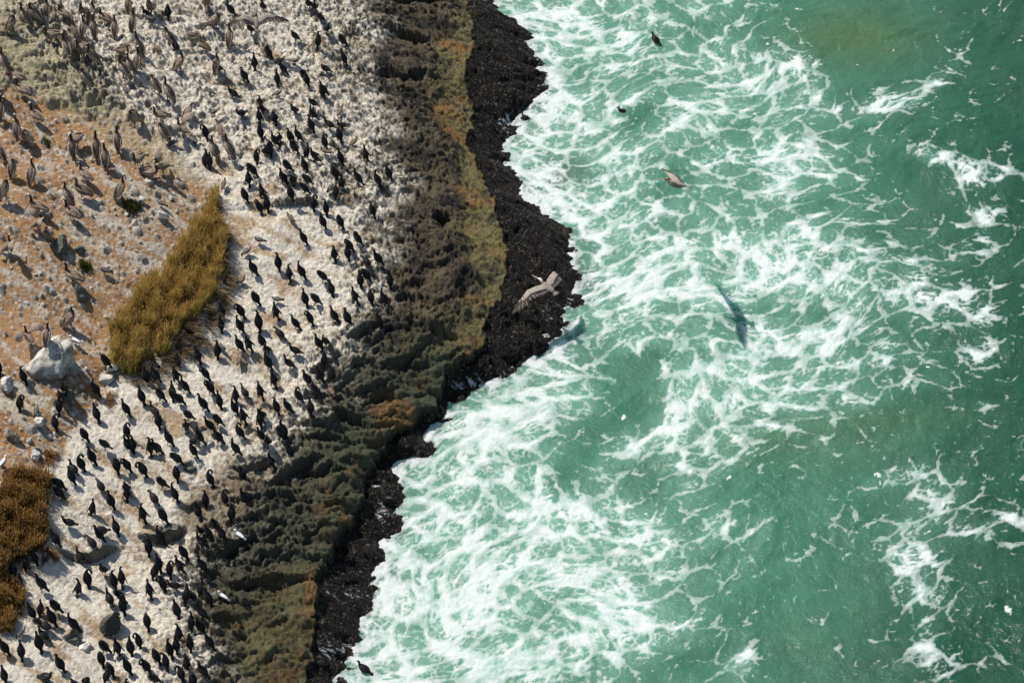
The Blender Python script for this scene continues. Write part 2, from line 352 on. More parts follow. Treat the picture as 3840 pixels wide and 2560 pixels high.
m.l(base, m.b.inputs['Base Color'])
m.l(m.map(MU, 0, 1, .9, .45), m.b.inputs['Roughness']); m.l(m.map(MU, 0, 1, .25, .13), m.b.inputs['Specular IOR Level'])
hm = m.math('ADD', m.math('MULTIPLY', m.voro(17), m.math('MULTIPLY', MU, -.8)), m.math('ADD', m.math('MULTIPLY', m.noise(9, 5, .65), 1.0), m.math('MULTIPLY', m.noise(36, 3, .6), .35)))
m.bump(hm, 1.0, .12)
land = grid_mesh('rock_shore', TX, TY, H, m.m, {'col': ca, 'mz': mz}); tag(land, kind='structure')
def Hf(x, y):
    i = np.clip(np.searchsorted(TX, x)-1, 0, len(TX)-2); j = np.clip(np.searchsorted(TY, y)-1, 0, len(TY)-2)
    u = (x-TX[i])/(TX[i+1]-TX[i]); v = (y-TY[j])/(TY[j+1]-TY[j])
    return H[i, j]*(1-u)*(1-v)+H[i+1, j]*u*(1-v)+H[i, j+1]*(1-u)*v+H[i+1, j+1]*u*v

# ================================================================ THE SEA
del B1, B2, B3, B4, B5, B5_, n1, n2, n3, cw, cso, cli, cda, cgo, ggr, cmu, C3, ca, mz, wash, wn
WX = grid_axis(-9, 22.5, 0.05, -20, 900); WY = grid_axis(-20, 24, 0.058, -700, 1200)
XX, YY = np.meshgrid(WX, WY, indexing='ij')
PX, PY = to_px(XX, YY, 0.0*XX); PX = PX/K; PY = PY/K
shd = x_shore(YY)                                             # distance seaward of the shore line (shortest way)
XF, YF = XX, YY; XX = XF[::5, ::5]; YY = YF[::5, ::5]; dist = np.full(XX.shape, 1e9)
for i in range(len(sh)-1):
    ax, ay = sh[i, :2]; bx, by = sh[i+1, :2]; L = (bx-ax)**2+(by-ay)**2+1e-9
    t = np.clip(((XX-ax)*(bx-ax)+(YY-ay)*(by-ay))/L, 0, 1); dist = np.minimum(dist, np.hypot(XX-ax-t*(bx-ax), YY-ay-t*(by-ay)))
ii = np.arange(len(WX))[::5]; jj = np.arange(len(WY))[::5]
d1 = np.stack([np.interp(np.arange(len(WY)), jj, row) for row in dist]); dist = np.stack([np.interp(np.arange(len(WX)), ii, c_) for c_ in d1.T]).T
XX, YY = XF, YF; dist = np.where(XX > shd-.02, dist, -dist)
# drift the coordinates through an eddying current, so that foam is drawn into curls and strings
qx = XX.copy(); qy = YY.copy()
def curl(x, y, s, seed):
    e = .02; p0 = pn(x*s, y*s, seed); return (pn(x*s, y*s+e, seed)-p0)/e, -(pn(x*s+e, y*s, seed)-p0)/e
for s_, amp, seed, steps in ((.16, .075, 201, 5), (.42, .013, 203, 5), (1.05, .006, 205, 5), (2.6, .0022, 207, 4)):
    for k in range(steps):
        cx, cy = curl(qx, qy, s_, seed); qx = qx+cx*amp; qy = qy+cy*amp
a = R(30); fx = qx*math.cos(a)+qy*math.sin(a); fy = -qx*math.sin(a)+qy*math.cos(a)
FARL = np.interp(PY, [-200,0,200,400,650,800,900,1000,1100,1200,1300,1400,1568,1800], [1700,1780,1880,1980,2140,2190,2060,1760,1640,1660,1620,1540,1480,1400])
dens = .09+.36*(1-ss(-160, 160, PX-FARL+wxn[:1, :1]*0))
dens += .30*np.exp(-np.maximum(dist, 0)/1.4)
BL = [(1290,120,120,120,0,.22),(1250,250,70,80,0,.25),(1220,425,75,85,-50,.85),(1170,370,25,30,0,.5),(1330,470,130,45,10,.3),(1480,350,170,30,28,.18),(1790,380,45,140,12,.30),(1850,150,45,35,0,.35),
 (1760,230,120,30,10,.15),(2140,195,95,22,38,.42),(2050,235,75,32,15,.40),(2130,355,60,16,-15,.40),(2200,370,90,22,-15,.40),(2250,410,80,35,10,.5),(2265,485,45,28,0,.5),(2280,545,30,45,0,.35),(2210,560,60,60,0,.18),
 (1950,655,300,55,0,.24),(2100,680,120,25,0,.28),(2230,690,60,35,20,.25),(2255,735,50,25,0,.45),(2260,815,45,40,20,.5),(1830,600,60,80,0,.18),(1750,560,160,40,10,.15),(1560,655,180,45,0,.30),(1450,560,130,50,-20,.15),
 (1500,720,120,40,-30,.15),(1850,770,110,30,20,.22),(1700,830,130,35,22,.32),(1620,900,70,60,50,.32),(1560,960,70,24,60,.45),(1450,1045,35,14,20,.4),(1180,965,150,45,22,.30),(1050,1010,70,60,0,.35),(1120,1130,150,60,10,.26),
 (1400,870,30,10,-25,.55),(1020,1250,110,90,0,.25),(1250,1240,200,60,10,.30),(1450,1250,110,60,0,.2),(1100,1380,260,120,10,.28),(1350,1420,260,100,15,.25),(1000,1480,160,90,0,.15),(1580,1010,40,90,-10,.1),
 (2060,1095,110,28,18,.42),(2140,1150,70,55,0,.55),(2100,1240,70,60,0,.42),(2270,1205,90,34,10,.45),(2090,1310,55,60,0,.45),(2140,1370,60,45,0,.5),(2130,1470,40,60,20,.5),(2170,1540,60,60,-30,.5),(2260,1400,100,26,0,.16),(2280,940,45,16,-15,.38),
 (1710,1510,28,55,-20,.4),(1735,1240,60,26,50,.25),(1640,1210,50,30,50,.2),(1560,1450,80,60,0,.1),(2150,870,40,30,0,.22),(1980,930,60,20,30,.12),(1880,1010,60,14,20,.15),(1900,900,200,60,10,.06),(1750,1000,200,60,20,.06),
 (1445,862,70,42,0,-.75),(1500,820,40,20,0,-.3),(1420,955,110,32,22,-.45),(1330,1060,110,30,40,-.30),(1500,1120,70,60,30,-.30),(1830,490,130,45,10,-.22),(1300,395,55,35,0,-.35),(1240,330,0.1,0.1,0,0),(1310,640,40,60,0,-.30),(1350,560,90,30,0,-.1),
 (1540,430,60,30,20,-.25),(1470,260,60,25,20,-.25),(1320,170,50,40,0,-.22),(1650,60,120,30,10,-.18),(1960,70,170,80,0,-.30),(1680,740,60,30,0,-.15),(1620,330,140,35,28,-.22),(1380,1230,70,30,20,-.28),(1180,1250,50,18,20,-.25),(1370,820,70,50,0,-.15),(1640,640,60,20,0,-.1),
 (1320,1100,60,40,0,-.1),(1560,1200,40,30,0,-.12),(1870,560,60,40,0,-.15),(2020,540,60,40,0,-.1),(1760,700,50,30,0,-.2),(1900,720,60,26,10,-.2),(1080,1480,60,40,0,-.12)]
for cx, cy, r1, r2, an, k_ in BL:
    a_ = R(an); dx = PX-cx; dy = -(PY-cy); u = (dx*math.cos(a_)+dy*math.sin(a_))/r1; v = (-dx*math.sin(a_)+dy*math.cos(a_))/r2
    dens += k_*np.exp(-(u*u+v*v))
dens = np.where(dens > 0, .60*np.tanh(dens/.60), dens)
far = (PX > 2400) | (PX < 0) | (PY < -100) | (PY > 1700); 
P1 = fbm(fx*.40, fy*.50, 4, 211); P2 = fbm(fx*1.3, fy*1.6, 4, 215); P3 = fbm(fx*4.8, fy*6.0, 3, 219)
T = dens*1.02+.30*P1+.22*P2
e1, f2_, cid1 = vor(fx*.72+P2*.35, fy*.90+P1*.35, 231); e1 = f2_-e1
e2a, f2_, cid2 = vor(fx*1.7+P2*.4, fy*2.1+P3*.15, 233); e2 = f2_-e2a
e3a, f2_, _ = vor(fx*4.0, fy*4.9+P3*.3, 235); e3 = f2_-e3a
w1 = np.clip((T-.10)*.62, 0, 1.3)+.035*ss(-.05, .15, T)*ss(-.1, .2, P2+.1); w2 = np.clip((T-.30)*.75, 0, 1.3); w3 = np.clip((T-.42)*1.0, 0, 1.3)
n_ = P3*.10
L1 = ss(0, .07, w1-e1+n_); L2 = ss(0, .10, w2-e2+n_*1.2); L3 = ss(0, .25, w3-e3+n_*1.5)
# fine strings, only where the current has drawn them
strg = 1-np.abs(pn(fx*.9+3, fy*1.7, 241))*9; strg2 = 1-np.abs(pn(fx*1.9+3, fy*3.6, 243))*7
L4 = ss(.1, .8, strg+P3*.8)*ss(.18, .42, T)*.55; L5 = ss(.1, .9, strg2+P3)*ss(.25, .5, T)*.5
spots = ss(.30, .42, P3*.75+P2*.45+(T-.30)*.5)*ss(.02, .22, T)*.75
foam = np.maximum.reduce([L1*(.78+.25*P2), L2*.85, L3*.70, L4, L5, spots])
edge = 1-ss(.0, .22, e1)                                     # thick fresh lines of foam on the cell walls
foam = foam*(.44+.52*ss(.35, .95, T+.25*P2+.2*P1))+.30*edge*L1*ss(.25, .6, T)+.15*L3*ss(.4, .7, T)
foam = np.maximum(foam, ss(.60, 1.10, T+.30*P2+.2*P3)*.95)
foam = np.maximum(foam, ss(0, 1, 1-dist/(.34+.5*P2+.25*P1))*(dist > -1)*(.85+.3*P3))
foam = np.clip(foam*(1+.22*P3)+.16*ss(.15, .7, T+.3*P2+.2*P3), 0, 1)
foam = np.where(far & (PX > 2500), foam*.6, foam)
milk = np.clip(.10+1.15*ss(.10, .85, dens+.15*P1), 0, 1)*(.85+.3*P1)
depth = ss(1750, 2450, PX+60*P1)+.35*ss(1250, 1568, PY)*ss(1500, 2000, PX); depth = np.clip(depth, 0, 1.2)
ochre = np.exp(-(((PX-1960)/150)**2+((PY-85)/70)**2))*.8+.35*np.exp(-(((PX-1780)/220)**2+((PY-1010)/60)**2))+.25*np.exp(-(((PX-2050)/160)**2+((PY-960)/40)**2))
shoal = np.exp(-np.maximum(dist, 0)/1.1)*ss(-.1, .35, P1+.15)+.9*np.exp(-(((PX-1285)/60)**2+((PY-400)/50)**2))+.6*np.exp(-(((PX-1320)/30)**2+((PY-640)/50)**2))+.4*np.exp(-(((PX-1240)/60)**2+((PY-955)/22)**2))
near = ((XX > -15) & (XX < 30) & (YY > -30) & (YY < 40)).astype(float)
Z = .10*fbm(XX*.22+YY*.1, YY*.3, 2, 251)+.07*fbm(fx*.5, fy*.9, 3, 253)+.022*fbm(fx*2.0, fy*3.4, 3, 257)
Z += foam*.02+ss(.7, 1.3, T)*(.10+.12*P2+.05*P3)*near+np.exp(-np.abs(dist)/.5)*.05
Z = Z*near+(1-near)*-.05
Z += -.9*(XX < shd-1.2)
m = NT('sea_water')
fo = m.attr('foam', 2); wc = m.n('ShaderNodeSeparateColor'); m.l(m.attr('wat'), wc.inputs[0])
fine = m.noise(9, 4, .7); ff = m.math('ADD', fo, m.math('MULTIPLY', m.math('SUBTRACT', fine, .5), .42))
fac = m.map(ff, .14, .88, 0, 1)
deep = m.mix(wc.outputs[0], (.038, .155, .094, 1), (.25, .46, .36, 1))
deep = m.mix(wc.outputs[1], deep, (.012, .078, .042, 1))
deep = m.mix(wc.outputs[2], deep, (.075, .125, .045, 1))
deep = m.mix(m.math('MULTIPLY', m.attr('shoal', 2), .75, clamp=True), deep, (.075, .105, .085, 1))
lgt = m.noise(.55, 3, .5); deep = m.mix(m.map(lgt, .35, .65, 0, .55), deep, m.mix(1.0, deep, (.62, .74, .70, 1), 'MULTIPLY'))
fcol = m.mix(m.noise(4, 4, .6), (.47, .55, .52, 1), (.66, .70, .685, 1))
m.l(m.mix(fac, deep, fcol), m.b.inputs['Base Color'])
m.l(m.map(fac, 0, .6, .07, .75), m.b.inputs['Roughness']); m.set(IOR=1.33, Subsurface_Weight=m.map(fac, 0, .7, .85, .35), Subsurface_Scale=2.0); m.b.inputs['Subsurface Radius'].default_value = (.25, .8, .5)
hh = m.math('ADD', m.math('ADD', m.math('MULTIPLY', m.noise(1.6, 4, .6), 1.2), m.math('MULTIPLY', m.noise(7, 4, .65), .35)), m.math('MULTIPLY', fac, .12))
m.bump(hh, .6, .22)
wat = np.stack([np.clip(milk, 0, 1), np.clip(depth, 0, 1), np.clip(ochre, 0, 1), np.ones_like(milk)], -1).reshape(-1, 4)
sea = grid_mesh('sea', WX, WY, Z, m.m, {'foam': foam.reshape(-1), 'shoal': np.clip(shoal, 0, 1).reshape(-1), 'wat': wat}); tag(sea, kind='structure')
del dens, P1, P2, P3, T, foam, milk, wat, XX, YY, PX, PY, qx, qy, fx, fy
# ================================================================ BIRDS
def nrm(v): v = np.asarray(v, float); return v/(np.linalg.norm(v)+1e-9)
class Mesh:
    def __init__(s): s.v = []; s.f = []; s.c = []
    def add(s, vs, fs, col=(1, 1, 1)):
        o = len(s.v); s.v += [tuple(map(float, p)) for p in vs]; s.f += [tuple(i+o for i in f) for f in fs]
        s.c += list(col) if isinstance(col, list) else [col]*len(vs)
    def loft(s, pts, rad, cols=(1, 1, 1), n=10, side=(1, 0, 0)):
        pts = [np.array(p, float) for p in pts]; N = len(pts); sd = nrm(side); vs = []; cs = []
        for i, p in enumerate(pts):
            t = nrm(pts[min(i+1, N-1)]-pts[max(i-1, 0)]); sd = nrm(sd-t*np.dot(sd, t)); u = np.cross(sd, t)
            r = rad[i] if isinstance(rad[i], (tuple, list)) else (rad[i], rad[i])
            c = cols[i] if isinstance(cols, list) else cols
            for k in range(n):
                a = 2*math.pi*k/n; vs.append(p+sd*math.cos(a)*r[0]+u*math.sin(a)*r[1])
                cs.append(c)
        fs = [(i*n+k, i*n+(k+1) % n, (i+1)*n+(k+1) % n, (i+1)*n+k) for i in range(N-1) for k in range(n)]
        vs += [pts[0], pts[-1]]; a0 = N*n; cs += [cs[0], cs[-1]]
        fs += [(a0, (k+1) % n, k) for k in range(n)]+[(a0+1, (N-1)*n+k, (N-1)*n+(k+1) % n) for k in range(n)]
        s.add(vs, fs, cs); return s
    def slab(s, outline, normal, th, col=(1, 1, 1)):
        P = [np.array(p, float) for p in outline]; nv = nrm(normal)*th/2; n = len(P)
        s.add([p+nv for p in P]+[p-nv for p in P], [tuple(range(n)), tuple(range(2*n-1, n-1, -1))]+[(k, k+n, (k+1) % n+n, (k+1) % n) for k in range(n)], col); return s
    def build(s, name, mat, smooth=True, mirror=False):
        v = [(-x, y, z) for x, y, z in s.v] if mirror else s.v; f = [t[::-1] for t in s.f] if mirror else s.f
        me = bpy.data.meshes.new(name); me.from_pydata(v, [], f)
        a = me.attributes.new('col', 'FLOAT_COLOR', 'POINT'); a.data.foreach_set('color', np.array([(*c, 1) for c in s.c], np.float32).ravel())
        if smooth: me.polygons.foreach_set('use_smooth', np.ones(len(f), bool))
        me.materials.append(mat); me.update(); return me
def feather_mat(name, rough, nscale, lo, hi, stretch=1.0, spec=.4):
    m = NT(name); mp = m.n('ShaderNodeMapping'); m.l(m.obj(), mp.inputs[0]); mp.inputs['Scale'].default_value = (1, 1/stretch, 1/stretch)
    f = m.noise(nscale, 3, .6, vec=mp.outputs[0])
    m.l(m.mix(1.0, m.attr('col'), m.ramp(f, [(.35, (lo, lo, lo)), (.65, (hi, hi, hi))]), 'MULTIPLY'), m.b.inputs['Base Color'])
    m.set(Roughness=rough, Specular_IOR_Level=spec); return m.m
M_black = feather_mat('black_plumage', .55, 30, .6, 1.5, 1, .22)
M_pel = feather_mat('pelican_plumage', .75, 38, .55, 1.45, 3.5, .2)
M_gull = feather_mat('gull_plumage', .7, 20, .85, 1.1, 1, .2)
M_horn = feather_mat('horn', .5, 15, .85, 1.15)
BK = (.010, .0095, .011); BW = (.019, .0165, .015)

def corm(pose, var=''):
    """cormorant: feet at the origin, looking along +y; returns parts, head point, tail point"""
    P = {}; lift = 0.0
    body = [(0, -.15, .155), (0, -.11, .18), (0, -.05, .24), (0, .01, .32), (0, .06, .40), (0, .09, .46)]
    brad = [(.028, .024), (.068, .058), (.112, .096), (.126, .108), (.110, .096), (.072, .066)]
    tail = [(0, -.11, .18), (0, -.25, .035)]; swing = (.0, .0)
    if pose in ('cf', 'cb', 'swim'):
        body = [(0, -.20, .20), (0, -.15, .215), (0, -.07, .24), (0, .02, .27), (0, .10, .31), (0, .15, .35)]
        tail = [(0, -.15, .215), (0, -.32, .16)]
    neck = {'c': [(0, .105, .53), (0, .095, .59), (0, .10, .64)], 'cf': [(0, .19, .42), (0, .19, .49), (0, .19, .55)],
            'ct': [(0, .085, .52), (0, .055, .545), (.0, .02, .545)], 'cp': [(-.03, .11, .54), (-.085, .125, .585), (-.145, .10, .555)],
            'cb': [(0, .21, .39), (0, .28, .40), (0, .34, .36)], 'swim': [(0, .17, .36), (0, .17, .43), (0, .18, .48)]}
    pp = pose if pose in neck else 'c'; nk = neck[pp]
    hd = {'c': [(0, .125, .668), (0, .16, .675)], 'cf': [(0, .215, .575), (0, .25, .58)], 'ct': [(0, -.02, .53), (0, -.05, .50)],
          'cp': [(-.165, .06, .50), (-.15, .035, .45)], 'cb': [(0, .37, .32), (0, .38, .28)], 'swim': [(0, .205, .50), (0, .24, .50)]}[pp]
    bl = {'c': [(0, .19, .675), (0, .25, .685)], 'cf': [(0, .28, .58), (0, .34, .585)], 'ct': [(0, -.07, .475), (.02, -.10, .43)],
          'cp': [(-.125, .015, .40), (-.085, .0, .35)], 'cb': [(0, .385, .25), (0, .39, .19)], 'swim': [(0, .27, .50), (0, .33, .50)]}[pp]
    if var == 'l' and pp == 'c': nk = [(0, .105, .53), (.01, .10, .59), (.0, .10, .64)]; hd = [(-.025, .11, .675), (-.06, .115, .68)]; bl = [(-.095, .12, .675), (-.155, .125, .67)]
    pts = body+nk+hd; rad = brad+[.045, .037, .036]+[(.043, .040), (.028, .029)]
    if pose == 'ct': rad = brad+[.05, .045, .04, .035, .022]
    P['body'] = [Mesh().loft(pts, rad, BK)]
    P['bill'] = [Mesh().loft([hd[-1], bl[0], bl[1]], [.015, .011, .006], (.07, .065, .05), 6, side=(0, 0, 1) if pp in ('cp',) or var == 'l' else (1, 0, 0))]
    t0, t1 = np.array(tail[0]), np.array(tail[1])
    nr = np.cross(t1-t0, (1, 0, 0)); P['tail'] = [Mesh().slab([t0+(-.035, 0, 0), t1+(-.05, 0, 0), t1+(0, -.02, -.02), t1+(.05, 0, 0), t0+(.035, 0, 0)], nr, .016, BK)]
    b = [np.array(q) for q in body]
    for sg in (-1, 1):
        o = np.array([sg*.07, 0, 0]); w = Mesh()
        if pose == 'cw':       # wings held a little away from the body
            w.loft([b[4]+o+(0, -.0, .02), b[3]+(sg*.11, -.03, 0), b[2]+(sg*.155, -.06, -.02), b[2]+(sg*.18, -.10, -.07)], [(.02, .03), (.024, .075), (.018, .06), (.008, .02)], BW, 8)
        elif pose == 'cs':
            w.loft([b[4]+o, b[4]+(sg*.16, .0, .07), b[4]+(sg*.30, -.04, .02), b[4]+(sg*.40, -.08, -.10)], [(.02, .04), (.015, .10), (.012, .11), (.006, .05)], BW, 8, side=(0, 0, 1))
        else:
            w.loft([b[5]+(sg*.05, -.02, -.01), b[4]+(sg*.09, -.02, -.01), b[3]+(sg*.116, -.03, 0), b[2]+(sg*.10, -.05, .0), b[1]+(sg*.045, -.045, -.01), b[0]+(sg*.03, -.05, -.03)], [(.016, .03), (.022, .055), (.024, .066), (.02, .055), (.014, .03), (.005, .012)], BW, 8)
        P.setdefault('wing', []).append(w)
        if pose != 'swim':
            P.setdefault('leg', []).append(Mesh().loft([(sg*.045, -.01, .23), (sg*.045, -.005, .09), (sg*.045, 0, .012)], [.03, .014, .012], BK, 6)
                                           .slab([(sg*.045, -.02, .008), (sg*.045-.035, .075, .006), (sg*.045, .085, .006), (sg*.045+.035, .075, .006)], (0, 0, 1), .012, BK))
    hp = hd[0] if pp != 'cp' else nk[1]
    top = np.array(hp)+(0, 0, .03); return P, top, np.array(tail[1]), {'bill': M_horn}, M_black

GB = (.20, .15, .11); GW = (.30, .24, .19); ND = (.065, .036, .025); HW = (.62, .58, .48); JB = (.13, .095, .068); PALE = (.55, .50, .42)
def pel(pose, var):
    P = {}; bc, wc_, nc, hc = {'a': (GB, GW, ND, HW), 'b': (GB, GW, ND, (.30, .25, .19)), 'j': (JB, (.15, .115, .085), (.13, .09, .06), (.20, .15, .11))}[var]
    up = pose in ('p', 'pr', 'pl')
    if up:
        body = [(0, -.24, .20), (0, -.18, .24), (0, -.10, .34), (0, -.01, .46), (0, .07, .58), (0, .12, .68), (0, .14, .76)]
        tail = [(0, -.20, .24), (0, -.36, .12)]
    else:
        body = [(0, -.32, .34), (0, -.25, .35), (0, -.12, .37), (0, .02, .40), (0, .14, .44), (0, .21, .50), (0, .24, .56)]
        tail = [(0, -.28, .35), (0, -.44, .30)]
    brad = [(.03, .025), (.075, .06), (.135, .12), (.155, .145), (.14, .13), (.09, .085), (.052, .052)]
    nk = {'p': [(0, .10, .86), (0, .10, .95), (0, .13, 1.02)], 'pl': [(-.03, .12, .86), (-.09, .13, .93), (-.15, .12, .93)], 'pr': [(0, .09, .80), (0, .03, .82), (0, -.01, .80)],
          'ph': [(0, .21, .66), (0, .21, .76), (0, .25, .84)], 'pb': [(0, .30, .60), (0, .37, .60), (0, .43, .56)], 'pw': [(0, .21, .66), (0, .21, .76), (0, .25, .84)]}[pose]
    hd = {'p': [(0, .17, 1.035), (0, .22, 1.00)], 'pl': [(-.19, .12, .90), (-.22, .12, .85)], 'pr': [(0, -.05, .77), (0, -.085, .72)],
          'ph': [(0, .29, .86), (0, .34, .82)], 'pb': [(0, .48, .52), (0, .51, .48)], 'pw': [(0, .29, .86), (0, .34, .82)]}[pose]
    bl = {'p': [(0, .27, .90), (0, .33, .72)], 'pl': [(-.26, .11, .76), (-.29, .10, .58)], 'pr': [(.01, -.13, .63), (.02, -.19, .50)],
          'ph': [(0, .42, .70), (0, .48, .54)], 'pb': [(0, .54, .40), (0, .58, .24)], 'pw': [(0, .44, .74), (0, .54, .62)]}[pose]
    cols = [bc]*6+[nc]*4+[hc]*2
    P['body'] = [Mesh().loft(body+nk+hd, brad+[.048, .042, .041, (.044, .046), (.03, .032)], cols, 12)]
    if not up: P['belly'] = [Mesh().loft([(0, -.20, .30), (0, -.05, .30), (0, .10, .345), (0, .19, .42)], [(.04, .03), (.11, .075), (.10, .075), (.04, .04)], PALE if var == 'j' else (.10, .08, .065), 10)]
    P['bill'] = [Mesh().loft([hd[-1], bl[0], bl[1]], [(.024, .03), (.02, .026), (.008, .008)], (.24, .21, .16), 8)]
    t0, t1 = np.array(tail[0]), np.array(tail[1])
    P['tail'] = [Mesh().slab([t0+(-.06, 0, 0), t1+(-.085, .02, 0), t1+(0, -.02, -.01), t1+(.085, .02, 0), t0+(.06, 0, 0)], np.cross(t1-t0, (1, 0, 0)), .025, bc)]
    b = [np.array(q) for q in body]; tip = b[0]+(0, -.12, -.05 if up else .0)
    for sg in (-1, 1):
        w = Mesh()
        if pose == 'pw':
            w.loft([b[4]+(sg*.10, -.02, .05), b[4]+(sg*.26, -.05, .30), b[3]+(sg*.42, -.10, .42), b[3]+(sg*.58, -.22, .22)], [(.03, .07), (.02, .16), (.02, .17), (.008, .08)], wc_, 8, side=(0, 0, 1))
        else:
            w.loft([b[5]+(sg*.07, -.03, -.02), b[4]+(sg*.115, -.04, .01), b[3]+(sg*.135, -.05, .02), b[2]+(sg*.115, -.09, .03), b[1]+(sg*.07, -.10, .03), tip+(sg*.03, 0, .02)], [(.02, .04), (.035, .095), (.038, .115), (.032, .10), (.022, .06), (.008, .015)], wc_, 8)
        P.setdefault('wing', []).append(w)
        z = .24 if up else .30
        P.setdefault('leg', []).append(Mesh().loft([(sg*.06, -.02, z+.08), (sg*.06, 0, z*.5), (sg*.06, 0, .015)], [.04, .015, .014], (.06, .055, .05), 6)
                                       .slab([(sg*.06, -.03, .01), (sg*.06-.045, .10, .01), (sg*.06, .12, .01), (sg*.06+.045, .10, .01)], (0, 0, 1), .016, (.06, .055, .05)))
    top = np.array(hd[0] if pose != 'pl' else nk[1])+(0, 0, .04); return P, top, np.array(tail[1]), {'bill': M_horn, 'leg': M_horn}, M_pel

def gull(kind):
    bc, wc_, hc, blc, lc, bel = {'g': ((.13, .12, .115), (.085, .075, .07), (.40, .38, .36), (.35, .05, .03), (.03, .03, .03), (.15, .14, .135)),
        'gb': ((.17, .12, .085), (.14, .10, .07), (.20, .15, .115), (.12, .08, .06), (.04, .03, .03), (.16, .115, .085)),
        'gw': ((.80, .80, .78), (.17, .18, .20), (.85, .85, .83), (.75, .32, .04), (.65, .32, .30), (.80, .80, .78)),
        'gl': ((.42, .35, .28), (.36, .29, .22), (.55, .5, .43), (.15, .1, .08), (.4, .25, .2), (.42, .36, .3))}[kind]
    P = {}; k = 1.08 if kind in ('gw', 'gl') else 1.0
    body = [(0, -.19, .15), (0, -.14, .155), (0, -.06, .165), (0, .03, .18), (0, .10, .205), (0, .135, .245), (0, .145, .29), (0, .16, .315), (0, .19, .31)]
    q = lambda L: [tuple(c*k for c in p) for p in L]
    P['body'] = [Mesh().loft(q(body), [(r*k, s*k) for r, s in ((.015, .012), (.04, .03), (.065, .058), (.072, .068), (.06, .058), (.038, .04), (.03, .03), (.032, .032), (.015, .017))], [bc]*5+[hc]*4, 10)]
    P['bill'] = [Mesh().loft(q([(0, .185, .31), (0, .22, .305), (0, .24, .292)]), [.011*k, .009*k, .004], blc, 6)]
    P['tail'] = [Mesh().slab(q([(-.03, -.14, .155), (-.04, -.25, .14), (.04, -.25, .14), (.03, -.14, .155)]), (0, 0, 1), .012, (.03, .028, .028) if kind == 'g' else bc)]
    for sg in (-1, 1):
        P.setdefault('wing', []).append(Mesh().loft(q([(sg*.045, .10, .215), (sg*.066, .03, .20), (sg*.06, -.06, .185), (sg*.035, -.15, .17), (sg*.012, -.26, .165)]), [(.012, .025), (.016, .045), (.015, .042), (.01, .022), (.003, .006)], [wc_]*4+[(.02, .02, .02)], 8))
        P.setdefault('leg', []).append(Mesh().loft(q([(sg*.03, 0, .13), (sg*.03, 0, .06), (sg*.03, 0, .005)]), [.008, .006, .006], lc, 6).slab(q([(sg*.03, -.01, .004), (sg*.03-.022, .045, .004), (sg*.03+.022, .045, .004)]), (0, 0, 1), .008, lc))
    return P, np.array(body[7])*k+(0, 0, .03), np.array((0, -.26, .15))*k, {'bill': M_horn, 'leg': M_horn}, M_gull

CACHE = {}
def model(code, var, mirror):
    key = (code, var, mirror)
    if key not in CACHE:
        if code[0] == 'g': P, top, tl, mats, dm = gull(code)
        elif code[0] == 'p': P, top, tl, mats, dm = pel(code, var)
        else: P, top, tl, mats, dm = corm(code, var)
        parts = [(nm, m_.build(nm, mats.get(nm, dm), mirror=mirror)) for nm, L in P.items() for m_ in L]
        s_ = np.array([-1 if mirror else 1, 1, 1]); CACHE[key] = (parts, top*s_, tl*s_)
    return CACHE[key]
def put(root, parts, names=None):
    for nm, me in parts:
        o = bpy.data.objects.new(nm, me); COL.objects.link(o); o.parent = root

